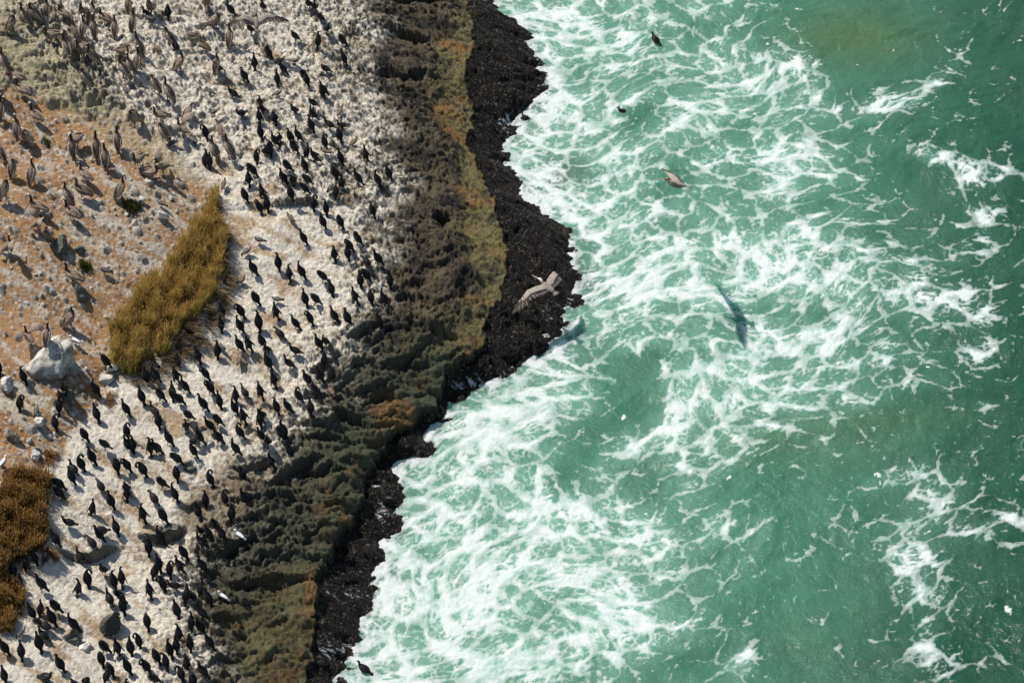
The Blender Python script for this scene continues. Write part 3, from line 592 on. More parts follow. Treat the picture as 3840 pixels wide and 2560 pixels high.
# ---- where the birds are: per tile origin and scale; code, head x y, tail x y
DATA = """0 0 3.92|p 330 10 500 400;pr 480 110 650 340;p 700 0 710 330;ph 930 100 1070 260;ph 700 400 890 490;pr 170 270 90 480;p 20 700 160 1050;pb 140 1100 390 1160;ph 300 1210 480 1410;p 0 1170 20 1370;p 990 560 1070 880;pr 1010 440 1040 600;ph 1110 400 1160 560 j;p 1240 280 1220 590;p 1380 30 1300 380;p 1230 -60 1260 165;p 1360 190 1420 610;ph 1520 140 1680 320;p 1690 260 1700 600;ph 1830 620 1680 740 j;p 1230 530 1320 760;p 1320 650 1490 930;p 1790 840 1950 1180;pr 1250 1030 1380 1270;p 1900 -60 1900 230;p 1930 100 1940 540;p 1925 830 2010 1090;g 1840 1280 1900 1380;ph 510 -50 560 50
500 0 3.92|p 230 -90 300 110;c 220 60 290 230;g 200 215 340 290;ct 520 120 525 322;p 60 420 170 850;p 80 700 40 1100;pl 470 420 655 700 b;cf 600 590 705 760;gb 350 680 440 780;gb 115 880 200 975;g 830 475 980 520;pl 1200 150 1080 355 M;ph 1040 600 1150 750 j;p 1440 350 1410 750;p 710 790 580 1060;p 1230 790 1200 1110;c 1270 860 1350 1030;pr 370 1170 430 1380;p 450 1120 630 1530;g 1130 1310 1225 1390;c 1410 40 1520 240;cw 1770 790 1800 1065;c 1610 1000 1712 1210;cf 1420 1270 1575 1420;c 1850 1330 1870 1500;c 1910 1470 1965 1620;cf 1560 1560 1680 1625;p 1090 -110 1080 30;c 1895 -30 1950 110;c 1730 310 1810 450;g 330 1495 360 1570
1000 0 3.92|cp 775 190 880 285;c 885 270 825 430;cp 390 470 520 600;c 770 510 750 735;ct 1100 510 1210 690;ct 50 730 110 880;gb 400 830 300 875 M;gb 235 850 120 950;c 250 920 335 1110;c 1120 750 1195 985;cp 870 930 975 1060;c 150 1060 175 1285;g 205 1320 80 1415;ct 560 1040 640 1220;c 580 1100 630 1290;c 810 1200 925 1400;c 810 1270 860 1470;cp 680 1420 785 1560;c 410 1480 480 1620;c 690 -30 720 100;c 600 -20 650 60
0 400 3.92|p 20 -180 30 235;ph 460 -10 650 210;p 290 140 280 510;pr 440 300 485 480;pr 60 620 120 850;pr 190 890 180 1085;p 500 780 450 1175;p 1050 400 1110 790;ph 1090 360 1215 400;p 1400 330 1450 815;p 1560 560 1580 955;p 1730 310 1760 705;ph 1220 870 1390 1090;ph 1110 1060 1370 1300 j;p 950 1110 1100 1455;p 1790 1020 1690 1385;pr 60 1180 10 1400;ph 480 1290 730 1530;ph 980 1390 1190 1640
500 400 3.92|pr 0 80 155 225;ph 390 0 550 140;pb 850 10 740 190;pw 690 180 880 430;pr 480 290 560 525;g 625 490 535 590;g 905 460 930 600;g 1205 30 1090 112;cp 1040 290 1100 495;pb 1225 240 1350 430 M;p 1150 460 1270 805;p 1380 420 1510 785;c 1080 630 1055 910;c 1120 700 1135 930;ph 60 655 170 700;pw 370 780 590 865;ph 310 820 140 960 w;cw 1850 50 1875 270;c 1860 265 1910 500;cp 1840 650 1830 865 M;cp 1690 840 1845 1040;cw 1670 960 1720 1200;gb 1340 1065 1300 1230;ct 1640 1230 1705 1430;cw 1900 1180 1950 1370;cp 1820 1420 1905 1600;g 380 1385 510 1465
1000 400 3.92|c 660 0 770 190;c 620 130 710 390;cf 895 175 1040 325;gb 1090 15 1040 150;cf 1060 180 1200 250;cp 1080 290 1110 545 M;ct 130 155 150 300;c 190 350 165 460;c 100 390 205 595;c 40 470 60 590;cp 20 520 85 765 M;c 360 380 420 565;ct 340 500 485 690;c 420 305 555 515;c 570 600 555 790;cw 690 615 805 805;cp 880 480 900 640 M;gb 835 610 965 695;c 1075 625 1135 865;gb 1325 440 1215 585;cw 1430 570 1505 825;ct 290 790 405 950;c 530 760 625 970;c 210 910 325 1150;cp 370 960 410 1080 M;cp 590 990 695 1140;cp 980 865 1040 1080 M;c 1030 870 1135 1025;c 1100 1030 1105 1262;c 1295 910 1435 1160;c 1610 950 1700 1190;c 1780 860 1850 1090;cp 370 1165 405 1395 M;cp 550 1130 655 1290;cs 1020 1205 1020 1395;cp 680 1300 700 1550 M;c 880 1445 895 1625;c 1540 1425 1605 1640;c 0 1270 35 1560;c -5 540 -50 660
0 800 3.92|pw 600 20 450 230 w;pr 740 175 760 315;pw 130 400 20 600;ph 960 705 1245 985;g 1500 790 1650 840;p 1080 1385 930 1690
500 800 3.92|g 1850 345 1960 400;g 1705 505 1595 605;c 1715 680 1845 910;gb 1625 925 1500 1045;ct 1805 1155 1875 1345;cp 1500 1285 1655 1545;c 1300 1365 1345 1565;c 1815 1335 1875 1750;c 1280 1525 1312 1755;c 1570 1535 1645 1770
1000 800 3.92|gb 330 0 435 125;c 820 35 885 232;ct 1080 55 1145 235;c 520 235 615 465;ct 1350 305 1430 490;cp 1170 390 1290 560;c 1190 505 1220 715;cw 990 515 1020 725;c 160 600 200 860;cw 340 785 358 1020;c 490 710 592 975;c 1610 525 1730 755;cb 1440 690 1555 790;cp 800 855 925 1015;c 940 985 990 1245;cp 1420 815 1540 1005;c 1385 835 1400 1115;c 1795 885 1830 1125;cw 1280 1085 1362 1350;cp 1560 1165 1565 1365 M;c 1690 1125 1795 1362;c 548 1145 612 1385;cp 670 1185 820 1335;g 140 1215 265 1265;cw 110 1340 190 1570;c 420 1500 515 1715;cp 600 1465 695 1660;c 955 1360 1075 1620;c 1140 1390 1245 1650;c 1650 1485 1695 1710
0 1200 3.92|pw 430 165 540 375;p 690 130 680 405;gw 1085 255 1220 345;c 5 600 20 845;c 355 745 405 945;ct 1550 510 1645 690;c 1380 875 1485 1115;cp 350 1130 305 1345 M;c 865 1155 885 1395;g 560 1255 535 1415;c 1425 1235 1480 1520;c 1805 1150 1935 1415;cp 840 1440 850 1640 M;c 960 850 960 1010;c 900 985 915 1110;cp 1900 1535 1905 1760 M
500 1200 3.92|c 1530 235 1640 462;cw 1670 215 1765 465;c 1875 205 1960 420;gb 715 200 590 290;g 1225 305 1370 440;c 1215 335 1252 580;gl 315 450 440 690;cp 670 495 695 715 M;cw 950 385 1010 655;gb 1570 490 1525 670;c 200 685 228 950;c 285 685 415 905;cw 600 685 690 925;c 710 825 845 1075;cp 1015 695 1140 890;cp 1065 895 1210 1105;c 90 975 180 1245;ct 370 1025 490 1195;c 565 915 600 1210;c 645 1035 770 1232;c 975 1075 1125 1345;c 1248 1035 1305 1310;cw 1500 1025 1525 1240;cf 1650 1025 1715 1155;c 1495 1200 1555 1400;cw 1590 1285 1670 1540;cw 1845 895 1925 1175;cf 290 1255 405 1425;c 375 1415 400 1610;cp 765 1320 905 1450;c 775 1400 770 1560;c 1115 1420 1225 1640;ct 1225 1385 1340 1545;cw 1865 1345 1895 1600;ct 1930 1290 1960 1410
1000 1200 3.92|c 5 300 60 432;cb 130 130 285 275;c 730 215 845 445;c 875 175 955 345;cf 385 360 535 480;c 310 525 445 705;c 10 465 95 735;g 1250 285 1365 405;c 855 505 850 705;c 705 660 850 910;c 600 770 690 975;cw 100 755 160 1015;c 705 945 830 1140;gb 930 965 1010 1120;cp 460 1015 545 1200 M;c 125 1155 195 1395;c 275 1155 395 1350;c 640 1190 665 1430;c 210 1400 310 1770
1000 1600 3.92|ct 190 0 290 205;c 315 240 400 475;cw 80 420 135 630;c 0 60 50 215
0 1600 3.92|ct 1250 45 1315 210;cp 1465 205 1645 320;c 1328 315 1430 565;cp 1200 415 1262 645 M;cf 1080 560 1165 705;c 1025 605 1120 850;cp 830 740 980 920;ct 875 885 965 1055;ct 1710 475 1755 695;cp 1850 495 1945 665;c 1855 755 1890 900;cw 1880 895 1882 1095;cb 1450 810 1565 965;c 1585 950 1692 1205;cw 1370 1115 1340 1325;cf 990 1305 1140 1425;cf 1380 1470 1610 1510;c 1480 1500 1555 1685;c 1710 1345 1765 1615;c 1905 180 1965 380;gw 75 460 -10 600
500 1600 3.92|c 0 205 22 400;c 490 45 605 285;cw 240 160 278 435;c 300 190 445 392;cs 945 15 1075 255;c 1215 25 1345 245;cp 1575 0 1650 175 M;c 1875 25 1960 210;c 1465 190 1595 415;c 845 240 955 455;cp 620 385 745 555;cp 95 520 215 740;ct 640 605 665 815;ct 390 735 525 885;c 590 845 675 1120;cb 240 945 395 1150;cp 1135 655 1195 880 M;cp 1590 635 1655 815;c 1600 855 1775 1110;c 1060 955 1075 1195;cp 1370 1005 1405 1185 M;c 1450 1115 1445 1395;c 960 1135 1015 1375;cw 115 1100 195 1410;ct 435 1205 520 1420;c 1015 1370 1065 1530;ct 1210 1355 1295 1545
0 1960 4.704|c 960 145 1085 425;c 630 510 680 740;cf 820 530 770 730 M;c 505 630 470 875;c 235 695 270 1000;c 360 945 325 1260;c 655 915 855 1195;cf 1410 505 1530 670;cb 1560 300 1730 450;cp 1585 820 1595 1135 M;cw 1410 1035 1370 1310;c 2020 865 2060 1175;cw 2170 765 2180 1150;cf 1915 1210 2010 1450;cp 2110 1200 2240 1400;c 2160 1330 2215 1620;c 1820 690 1900 835
500 1960 4.704|c 240 140 190 310;c 230 180 292 590;c 445 85 572 385;c 415 550 502 875;ct 845 365 985 650;cw 1165 185 1335 455;c 1325 75 1405 305;c 1580 90 1655 305;gw 1840 150 1990 275;cw 780 590 925 900;cp 680 690 670 985 M;ct 390 795 350 1005;cp 505 965 580 1210;cf 690 990 875 1110;c 1145 575 1320 865;cw 285 1035 340 1340;c 935 1065 920 1450;cf 1025 1175 1165 1370;c 1200 1035 1165 1330;c 1290 1155 1400 1480;gw 1585 1260 1700 1345 t;c 760 1360 835 1700
0 2240 4.704|ct 940 15 1105 250;c 560 125 655 400;c 735 130 715 350;c 875 155 1010 495;cf 780 395 970 560;c 1230 275 1425 595;g 425 515 310 665;c 665 565 750 945;cf 745 560 890 740;c 5 670 185 1000;c 390 795 410 1110;c 1005 995 1155 1300;cw 2060 715 2145 1045;c 2275 685 2340 1025;ct 1790 750 1955 955;ct 1780 935 1840 1205;c 2240 1040 2340 1350;c 95 1250 130 1510;cf 845 1260 680 1380;c 1320 1345 1380 1520;cp 1500 1320 1450 1490 M;c 1530 1395 1610 1530;ct 1980 1195 2035 1410;c 1900 1250 1850 1520;c 2255 1355 2290 1560;c 495 1475 480 1640
500 2240 4.704|c 1170 145 1345 405;c 1005 280 1040 595;c 1130 320 1285 640;ct 255 325 285 590;cw 810 480 832 805;c 1005 620 1030 940;c 1330 600 1450 930;c 620 735 705 1060;c 770 765 785 980;cp 80 680 145 910;ct 410 910 495 1180;cp 570 1025 630 1290;cw 950 965 970 1330;c 1140 1110 1345 1410;cp 150 1070 320 1330;c 360 1285 500 1490;cp 825 1255 905 1500;ct 1070 1380 1090 1600"""
birds = []
for line in DATA.split('\n'):
    h, body = line.split('|'); x0, y0, sc = map(float, h.split())
    for e in body.split(';'):
        t = e.split(); birds.append([t[0], x0+float(t[1])/sc, y0+float(t[2])/sc, x0+float(t[3])/sc, y0+float(t[4])/sc, t[5] if len(t) > 5 else ''])
rng = np.random.RandomState(5)
AA = np.radians(np.arange(0, 360, 4)); 
def solve(top, tl, dux, dv, k, srange, flip):
    s = np.linspace(*srange, 9)[None, :]; a = AA[:, None]; d = top-tl
    X = d[0]*np.cos(a)-d[1]*np.sin(a); Y = d[0]*np.sin(a)+d[1]*np.cos(a)
    pu = X*s*k; pv = (Y*UP[1]+d[2]*UP[2])*s*k
    sm = sum(srange)/2; cost = (pu-dux)**2+(pv-dv)**2+(220*(s-sm))**2*.25+(0 if flip else 1)*60*(1-np.cos(a))
    i, j = np.unravel_index(np.argmin(cost), cost.shape); return AA[i], s[0, j]
from mathutils.bvhtree import BVHTree
BVH = []
def ground(px, py):
    P = hit(np.array([px]), np.array([py]), Hf)[0]; best = np.linalg.norm(P-CAMP); d = ray(px, py)
    for bv in BVH:
        h_ = bv.ray_cast(Vector(CAMP), Vector(d))
        if h_[0] is not None and h_[3] < best: best = h_[3]; P = np.array(h_[0])
    return P
ROWS = [(430, 'at the top'), (800, 'above the grass'), (1250, 'level with the grass'), (1650, 'below the grass'), (2100, 'beside the brown bushes'), (9999, 'at the bottom')]
POSE = {'c': 'upright', 'ct': 'with head tucked', 'cp': 'preening with curled neck', 'cw': 'with half-open wings', 'cf': 'standing level', 'cb': 'bending forward', 'cs': 'lifting a wing',
        'p': 'standing tall', 'pl': 'turning its neck', 'pr': 'with bill laid back', 'ph': 'standing level', 'pb': 'bending forward', 'pw': 'raising its wings',
        'g': 'dark grey gull', 'gb': 'small brown gull', 'gw': 'white gull with grey wings', 'gl': 'pale speckled young gull'}
def place_birds():
    recs = []
    for i, (code, hx, hy, tx, ty, fl) in enumerate(birds):
        mirror = 'M' in fl
        var = ''
        if code[0] == 'p': var = 'j' if 'j' in fl else 'b' if 'b' in fl else 'a' if ('w' in fl or rng.rand() < .45) else 'b'
        if code in ('c', 'cw') and rng.rand() < .6: var = 'l'; mirror = rng.rand() < .4
        parts, top, tl = model(code, var, mirror)
        k = FPX/113.0; sr = {'c': (.92, 1.22), 'p': (.85, 1.25), 'g': (.95, 1.35)}[code[0]]
        a, s = solve(top, tl, hx-tx, ty-hy, k, sr, 't' in fl)
        X = -tl[0]*math.cos(a)+tl[1]*math.sin(a); Y = -(tl[0]*math.sin(a)+tl[1]*math.cos(a)); Zz = -tl[2]
        fx_ = tx+X*s*k; fy_ = ty-(Y*UP[1]+Zz*UP[2])*s*k
        G = ground(fx_, fy_)
        recs.append([code, var, mirror, parts, a, s, G, fx_, fy_])
    groups = {}
    for r_ in recs:
        code = r_[0]; P = r_[6]; row = next(t for lim, t in ROWS if r_[8] < lim)
        xo = np.interp(P[1], OY, OX); xd = np.interp(P[1], DY, DX); t = (P[0]-xo)/max(xd-xo, .5)
        zone = 'on stony orange slope' if t < 0 else 'inner white rock' if t < .36 else 'middle white rock' if t < .7 else 'outer white rock' if t < 1 else 'dark rock edge'
        groups.setdefault((code[0], code, r_[1] == 'j', zone, row), []).append(r_)
    ORD = ['first', 'second', 'third', 'fourth', 'fifth', 'sixth', 'seventh', 'eighth', 'ninth', 'tenth', 'eleventh', 'twelfth', 'thirteenth', 'fourteenth', 'fifteenth', 'sixteenth', 'seventeenth', 'eighteenth', 'nineteenth', 'twentieth']
    for (sp, code, juv, zone, row), L in groups.items():
        L.sort(key=lambda q: q[7])
        nm, cat, grp = {'c': ('cormorant', 'cormorant', 'cormorants resting on the white rock'), 'p': ('pelican', 'pelican', 'brown pelicans standing on the slope'), 'g': ('gull', 'gull', 'gulls standing among the cormorants')}[sp]
        for i, (code, var, mirror, parts, a, s, G, fx_, fy_) in enumerate(L):
            r0 = bpy.data.objects.new(nm, None); COL.objects.link(r0); r0.location = (G[0], G[1], G[2]-.012); r0.rotation_euler = (rng.normal(0, .06), rng.normal(0, .06), a); r0.scale = (s*rng.uniform(.92, 1.1), s, s*rng.uniform(.96, 1.05)); r0.empty_display_size = .1
            head = {'c': 'black cormorant '+POSE[code], 'p': ('pale-bellied pelican ' if juv else 'brown pelican ')+POSE[code], 'g': POSE[code]}[sp]
            lab = head+', '+zone+' '+row+(', '+(ORD[i]+' from left') if len(L) > 1 else '')
            tag(r0, lab, cat, grp); put(r0, parts)

# ---- three pelicans on the wing
def wing_parts(sg, L1, L2, d1, d2, sweep, fwd=.10):
    """one spread wing of a flying bird: arm with coverts, and a fan of flight feathers"""
    sh_ = np.array([sg*.09, .10, .03]); wr = sh_+np.array([sg*L1*math.cos(d1), fwd, L1*math.sin(d1)]); tp = wr+np.array([sg*L2*math.cos(d2), -sweep, L2*math.sin(d2)])
    arm = Mesh().loft([sh_+(-sg*.05, -.06, 0), sh_+(sg*.05, -.06, .02), (sh_+wr)/2+(0, -.06, .03), wr+(0, -.06, .01), (wr+tp)/2+(0, -.05, 0), tp*.85+wr*.15], [(.03, .10), (.03, .135), (.022, .13), (.02, .11), (.012, .07), (.006, .03)], (.30, .26, .22), 8, side=(0, 0, 1))
    fe = []
    for k in range(26):
        t = k/25; base = (sh_*(1-t/.6)+wr*(t/.6)) if t < .6 else wr*(1-(t-.6)/.4)+tp*((t-.6)/.4)
        along = nrm(tp-wr); back = np.array([0, -1, 0.])
        dr = nrm(back*(1-max(0, t-.5)*1.5)+along*max(0, t-.5)*2.2+(0, 0, -.05)); ln = .30+.06*math.sin(t*3)+(.10 if t > .7 else 0)
        up_ = nrm(np.cross(nrm(wr-sh_) if t < .6 else along, back))*sg; sd_ = nrm(np.cross(dr, up_))
        w_ = .026; b0 = base-up_*(.012*(k % 2)); fc = (.06, .048, .04) if k % 2 else (.19, .165, .145)
        if t > .66: fc = (.045, .038, .034) if k % 2 else (.13, .10, .08)
        fe.append(Mesh().slab([b0-sd_*w_*.8, b0+dr*ln*.8-sd_*w_, b0+dr*ln, b0+dr*ln*.8+sd_*w_, b0+sd_*w_*.8], up_, .006, fc))
    return arm, fe
def fly(loc, heading, pitch, bank, s, L, Rr, label, head_white, tail_drop=0):
    r0 = bpy.data.objects.new('flying_pelican', None); COL.objects.link(r0); r0.location = loc; r0.rotation_mode = 'YXZ'
    from mathutils import Euler, Matrix
    M = Matrix.Rotation(heading, 3, 'Z') @ Matrix.Rotation(pitch, 3, 'X') @ Matrix.Rotation(bank, 3, 'Y'); r0.rotation_mode = 'QUATERNION'; r0.rotation_quaternion = M.to_quaternion(); r0.scale = (s, s, s)
    hc = HW if head_white else (.20, .16, .11); bc = (.23, .20, .17)
    bd = Mesh().loft([(0, -.30, .02), (0, -.22, .02), (0, -.08, 0), (0, .06, 0), (0, .17, .0), (0, .24, .03), (0, .27, .08), (0, .31, .10), (0, .36, .085), (0, .40, .07)],
                     [(.05, .02), (.085, .05), (.12, .10), (.12, .105), (.085, .085), (.05, .06), (.045, .05), (.045, .05), (.04, .042), (.028, .03)], [bc]*5+[ND, ND if not head_white else hc, hc, hc, hc], 12)
    bill = Mesh().loft([(0, .39, .07), (0, .50, .045), (0, .66, .02), (0, .70, .012)], [(.028, .024), (.022, .016), (.012, .009), (.006, .005)], [(.34, .31, .22), (.30, .27, .20), (.32, .22, .14), (.5, .15, .05)], 8)
    tail = Mesh()
    for k in range(9):
        a_ = R(-28+7*k); d_ = np.array([math.sin(a_), -math.cos(a_), -.05]); b0 = np.array([0, -.24, .02+.003*(k % 2)]); sd_ = np.array([math.cos(a_), math.sin(a_), 0])*.026
        tail.slab([b0-sd_*.5, b0+d_*.20-sd_, b0+d_*.235, b0+d_*.20+sd_, b0+sd_*.5], (0, 0, 1), .006, (.20, .18, .16) if k % 2 else (.10, .085, .075))
    for nm, m_, mt in (('body', bd, M_pel), ('bill', bill, M_horn), ('tail', tail, M_pel)):
        o = bpy.data.objects.new(nm, m_.build(nm, mt)); COL.objects.link(o); o.parent = r0
    for sg, p in ((-1, L), (1, Rr)):
        arm, fe = wing_parts(sg, *p); wo_ = bpy.data.objects.new('wing', arm.build('wing', M_pel)); COL.objects.link(wo_); wo_.parent = r0
        allf = Mesh()
        for f_ in fe: allf.add(f_.v, f_.f, f_.c)
        fo_ = bpy.data.objects.new('flight_feathers', allf.build('flight_feathers', M_pel, smooth=False)); COL.objects.link(fo_); fo_.parent = wo_
    tag(r0, label, 'pelican', 'pelicans in flight'); return r0
def above(px, py, h):        # the point seen at a pixel that stands h metres above what is below
    d = ray(px, py); P = hit(np.array([px]), np.array([py]), Hf)[0]; t = np.linalg.norm(P-CAMP)
    for k in range(200):
        Q = CAMP+d*t
        if Q[2]-max(Hf(Q[0], Q[1]), 0) >= h: break
        t -= .1
    return tuple(Q)
fly(above(2052, 1076, 1.2), R(43), R(2), R(0), 1.27, (.55, .62, R(6), R(-4), .16), (.42, .50, R(18), R(-62), .10), 'white-headed pelican gliding over the black mussel rock', True)
fly(above(2538, 692, 5.3), R(68), R(0), R(28), 1.30, (.42, .45, R(17), R(17), .05), (.46, .50, R(8), R(-6), -.32, .34), 'brown-headed pelican flying over the foaming green water', False)
fly(above(962, 82, 1.2), R(5), R(28), R(0), 1.05, (.42, .55, R(28), R(-32), .08), (.42, .55, R(32), R(-22), .08), 'pelican landing with spread wings at the top of the white rock', False)
# ---- three cormorants on the water
for px, py, a, s, lab in [(2458, 158, 40, 1.1, 'cormorant swimming in clear green water near the top'), (2335, 418, 95, .95, 'cormorant swimming behind white foam, only neck and back showing'), (1366, 2515, 60, 1.1, 'cormorant swimming in foam at the bottom beside the mussels')]:
    P = on_z(np.array([px]), np.array([py]))[0]; parts, _, _ = model('swim', '', False)
    r0 = bpy.data.objects.new('cormorant', None); COL.objects.link(r0); r0.location = (P[0], P[1], -.24 if px == 2335 else -.14); r0.rotation_euler = (0, 0, R(a)); r0.scale = (s,)*3
    tag(r0, lab, 'cormorant'); put(r0, parts)

# ================================================================ BOULDERS
def boulder(name, px, py, sx, sy, sz, rot, seed, mat, label, sink=.25, cat='boulder', group=None, sub=4, h=None):
    r = np.random.RandomState(seed); import bmesh
    bm = bmesh.new(); bmesh.ops.create_icosphere(bm, subdivisions=sub, radius=1.0)
    v = np.array([q.co[:] for q in bm.verts]); f = [tuple(q.index for q in p.verts) for p in bm.faces]; bm.free()
    for k in range(11):
        n_ = nrm(r.randn(3)); d0 = r.uniform(.42, .80); dd = v@n_; v -= np.maximum(dd-d0, 0)[:, None]*n_*.96
    v += (fbm(v[:, 0]*1.5+seed, v[:, 1]*1.5+v[:, 2], 3, seed % 50)*.16)[:, None]*v; v += (fbm(v[:, 0]*5, v[:, 1]*5+v[:, 2]*4, 2, seed % 40)*.08)[:, None]*v
    v += (billow(v[:, 0]*2.2+seed, v[:, 1]*2.2+v[:, 2]*1.7, 3, seed % 30)*.34-.10)[:, None]*v
    v *= (sx, sy, sz); c, s = math.cos(R(rot)), math.sin(R(rot)); v = np.stack([v[:, 0]*c-v[:, 1]*s, v[:, 0]*s+v[:, 1]*c, v[:, 2]], 1)
    G = hit(np.array([px]), np.array([py]), Hf)[0]; off_ = np.array([G[0], G[1], Hf(G[0], G[1])+sz*(1-2*sink)*.5])
    me = bpy.data.meshes.new(name); me.from_pydata([tuple(q) for q in v], [], f); me.materials.append(mat); me.update()
    if sub > 3: me.polygons.foreach_set('use_smooth', np.ones(len(f), bool)); 
    o = bpy.data.objects.new(name, me); COL.objects.link(o); o.location = off_; tag(o, label, cat, group)
    if sub > 2: BVH.append(BVHTree.FromPolygons([tuple(q+off_) for q in v], f))
    return o
def rock_mat(name, a, b, c, thr):
    m = NT(name); n = m.noise(3.2, 5, .65); n2_ = m.noise(14, 4, .65)
    geo = m.n('ShaderNodeNewGeometry'); sz = m.n('ShaderNodeSeparateXYZ'); m.l(geo.outputs['Normal'], sz.inputs[0])
    base = m.mix(m.map(n2_, .35, .65, 0, 1), a, b)
    g = m.map(m.math('ADD', n, m.math('MULTIPLY', sz.outputs[2], .12)), thr, thr+.12, 0, 1)
    m.l(m.mix(g, base, c), m.b.inputs['Base Color']); m.set(Roughness=.9, Specular_IOR_Level=.2)
    m.bump(m.math('ADD', n2_, m.math('MULTIPLY', m.noise(45, 3, .6), .4)), .9, .06); return m.m
R_pale = rock_mat('pale_boulder_rock', (.34, .32, .27, 1), (.19, .19, .155, 1), (.64, .60, .53, 1), .47)
R_white = rock_mat('white_stained_rock', (.42, .40, .35, 1), (.30, .28, .24, 1), (.74, .71, .64, 1), .40)
R_dark = rock_mat('dark_boulder_rock', (.055, .058, .048, 1), (.10, .10, .08, 1), (.22, .21, .17, 1), .66)
R_grey = rock_mat('green_grey_rock', (.15, .16, .13, 1), (.085, .09, .07, 1), (.40, .38, .32, 1), .62)
for a in [('boulder', 178, 1385, 1.35, 1.0, .95, 20, 3, R_pale, 'large pale boulder below the orange soil with two pelicans on top', .25),
          ('boulder', 28, 1455, .38, .36, .35, 0, 7, R_pale, 'grey boulder at the left edge carrying a cormorant', .2),
          ('boulder', 235, 935, .32, .42, .55, -25, 9, R_grey, 'dark grey upright rock behind a preening pelican', .3),
          ('boulder', 300, 940, .34, .3, .3, 10, 12, R_grey, 'low grey-green rock right of the upright rock', .3),
          ('boulder', 300, 1108, .30, .40, .50, -25, 15, R_grey, 'pointed grey rock under a level-standing pelican', .3),
          ('boulder', 405, 1425, .36, .28, .28, 10, 17, R_pale, 'pale rock at the lower tip of the golden grass', .25),
          ('boulder', 420, 1385, .24, .18, .2, 10, 19, R_white, 'white-stained rock with a dark cormorant beside the grass tip', .2),
          ('boulder', 150, 1590, .28, .26, .38, 10, 21, R_pale, 'squared grey rock under a grey gull', .25),
          ('boulder', 262, 1495, .30, .28, .36, -10, 23, R_grey, 'grey split rock in the shadow of the large boulder', .25),
          ('boulder', 50, 1645, .30, .22, .24, -30, 25, R_grey, 'dark slab of rock near the left edge', .3),
          ('boulder', 132, 1715, .28, .24, .26, -20, 27, R_white, 'white rounded rock above the brown bushes', .25),
          ('boulder', 108, 1655, .12, .14, .22, -10, 29, R_pale, 'narrow pale stone standing beside the dark slab', .25),
          ('boulder', 605, 812, .24, .2, .26, 0, 31, R_white, 'bright white rock left of the top of the grass', .25),
          ('boulder', 530, 752, .18, .13, .14, 0, 33, R_white, 'white rock above the small green shrub', .25),
          ('boulder', 505, 838, .16, .14, .16, 0, 35, R_pale, 'rounded grey rock just below the green shrub', .25),
          ('boulder', 405, 2345, .52, .40, .52, 15, 37, R_dark, 'dark boulder surrounded by cormorants at the bottom', .25),
          ('boulder', 265, 2408, .50, .20, .22, 30, 39, R_grey, 'long dark ledge block left of the dark boulder', .3),
          ('boulder', 315, 2432, .34, .26, .20, 20, 41, R_white, 'pale flat block below the dark ledge block', .25),
          ('boulder', 640, 1985, .42, .24, .26, 15, 43, R_grey, 'shaded rock block at the end of the white slab', .35),
          ('boulder', 705, 1768, .34, .16, .16, 25, 45, R_grey, 'small striped dark block on the white slab', .35),
          ('boulder', 190, 1640, .14, .12, .13, 0, 47, R_white, 'small white stone under the left cormorants', .25),
          ('boulder', 10, 1820, .22, .2, .2, 0, 49, R_pale, 'pale stone at the left edge above the brown bush', .25)]:
    boulder(*a)
# loose stones: copies of six stones, one object each
stones = []
rs = np.random.RandomState(8)
for k in range(64):
    if k < 40: px, py = rs.uniform(250, 760), rs.uniform(560, 1020)
    else: px, py = rs.uniform(0, 420), rs.uniform(980, 1700)
    G = hit(np.array([px]), np.array([py]), Hf)[0]
    if G[0] > np.interp(G[1], OY, OX)-.5 or (420 < px < 860 and 760+ (860-px)*.9 < py): continue
    s = float(rs.choice([.06, .08, .1, .13]))
    if len(stones) < 6: o = boulder('stone', px, py, 1, .8, .65, rs.uniform(0, 180), 60+k, [R_white, R_pale][k % 2], None, .3, 'stone', sub=2); stones.append(o); BVH and None
    else: o = stones[k % 6].copy(); COL.objects.link(o)
    o.scale = (s, s, s); o.rotation_euler = (0, 0, rs.uniform(0, 6.28)); o.location = (G[0], G[1], Hf(G[0], G[1])+s*.2)
    tag(o, 'small pale stone lying loose on the orange soil', 'stone', 'loose stones on the orange soil')
place_birds()

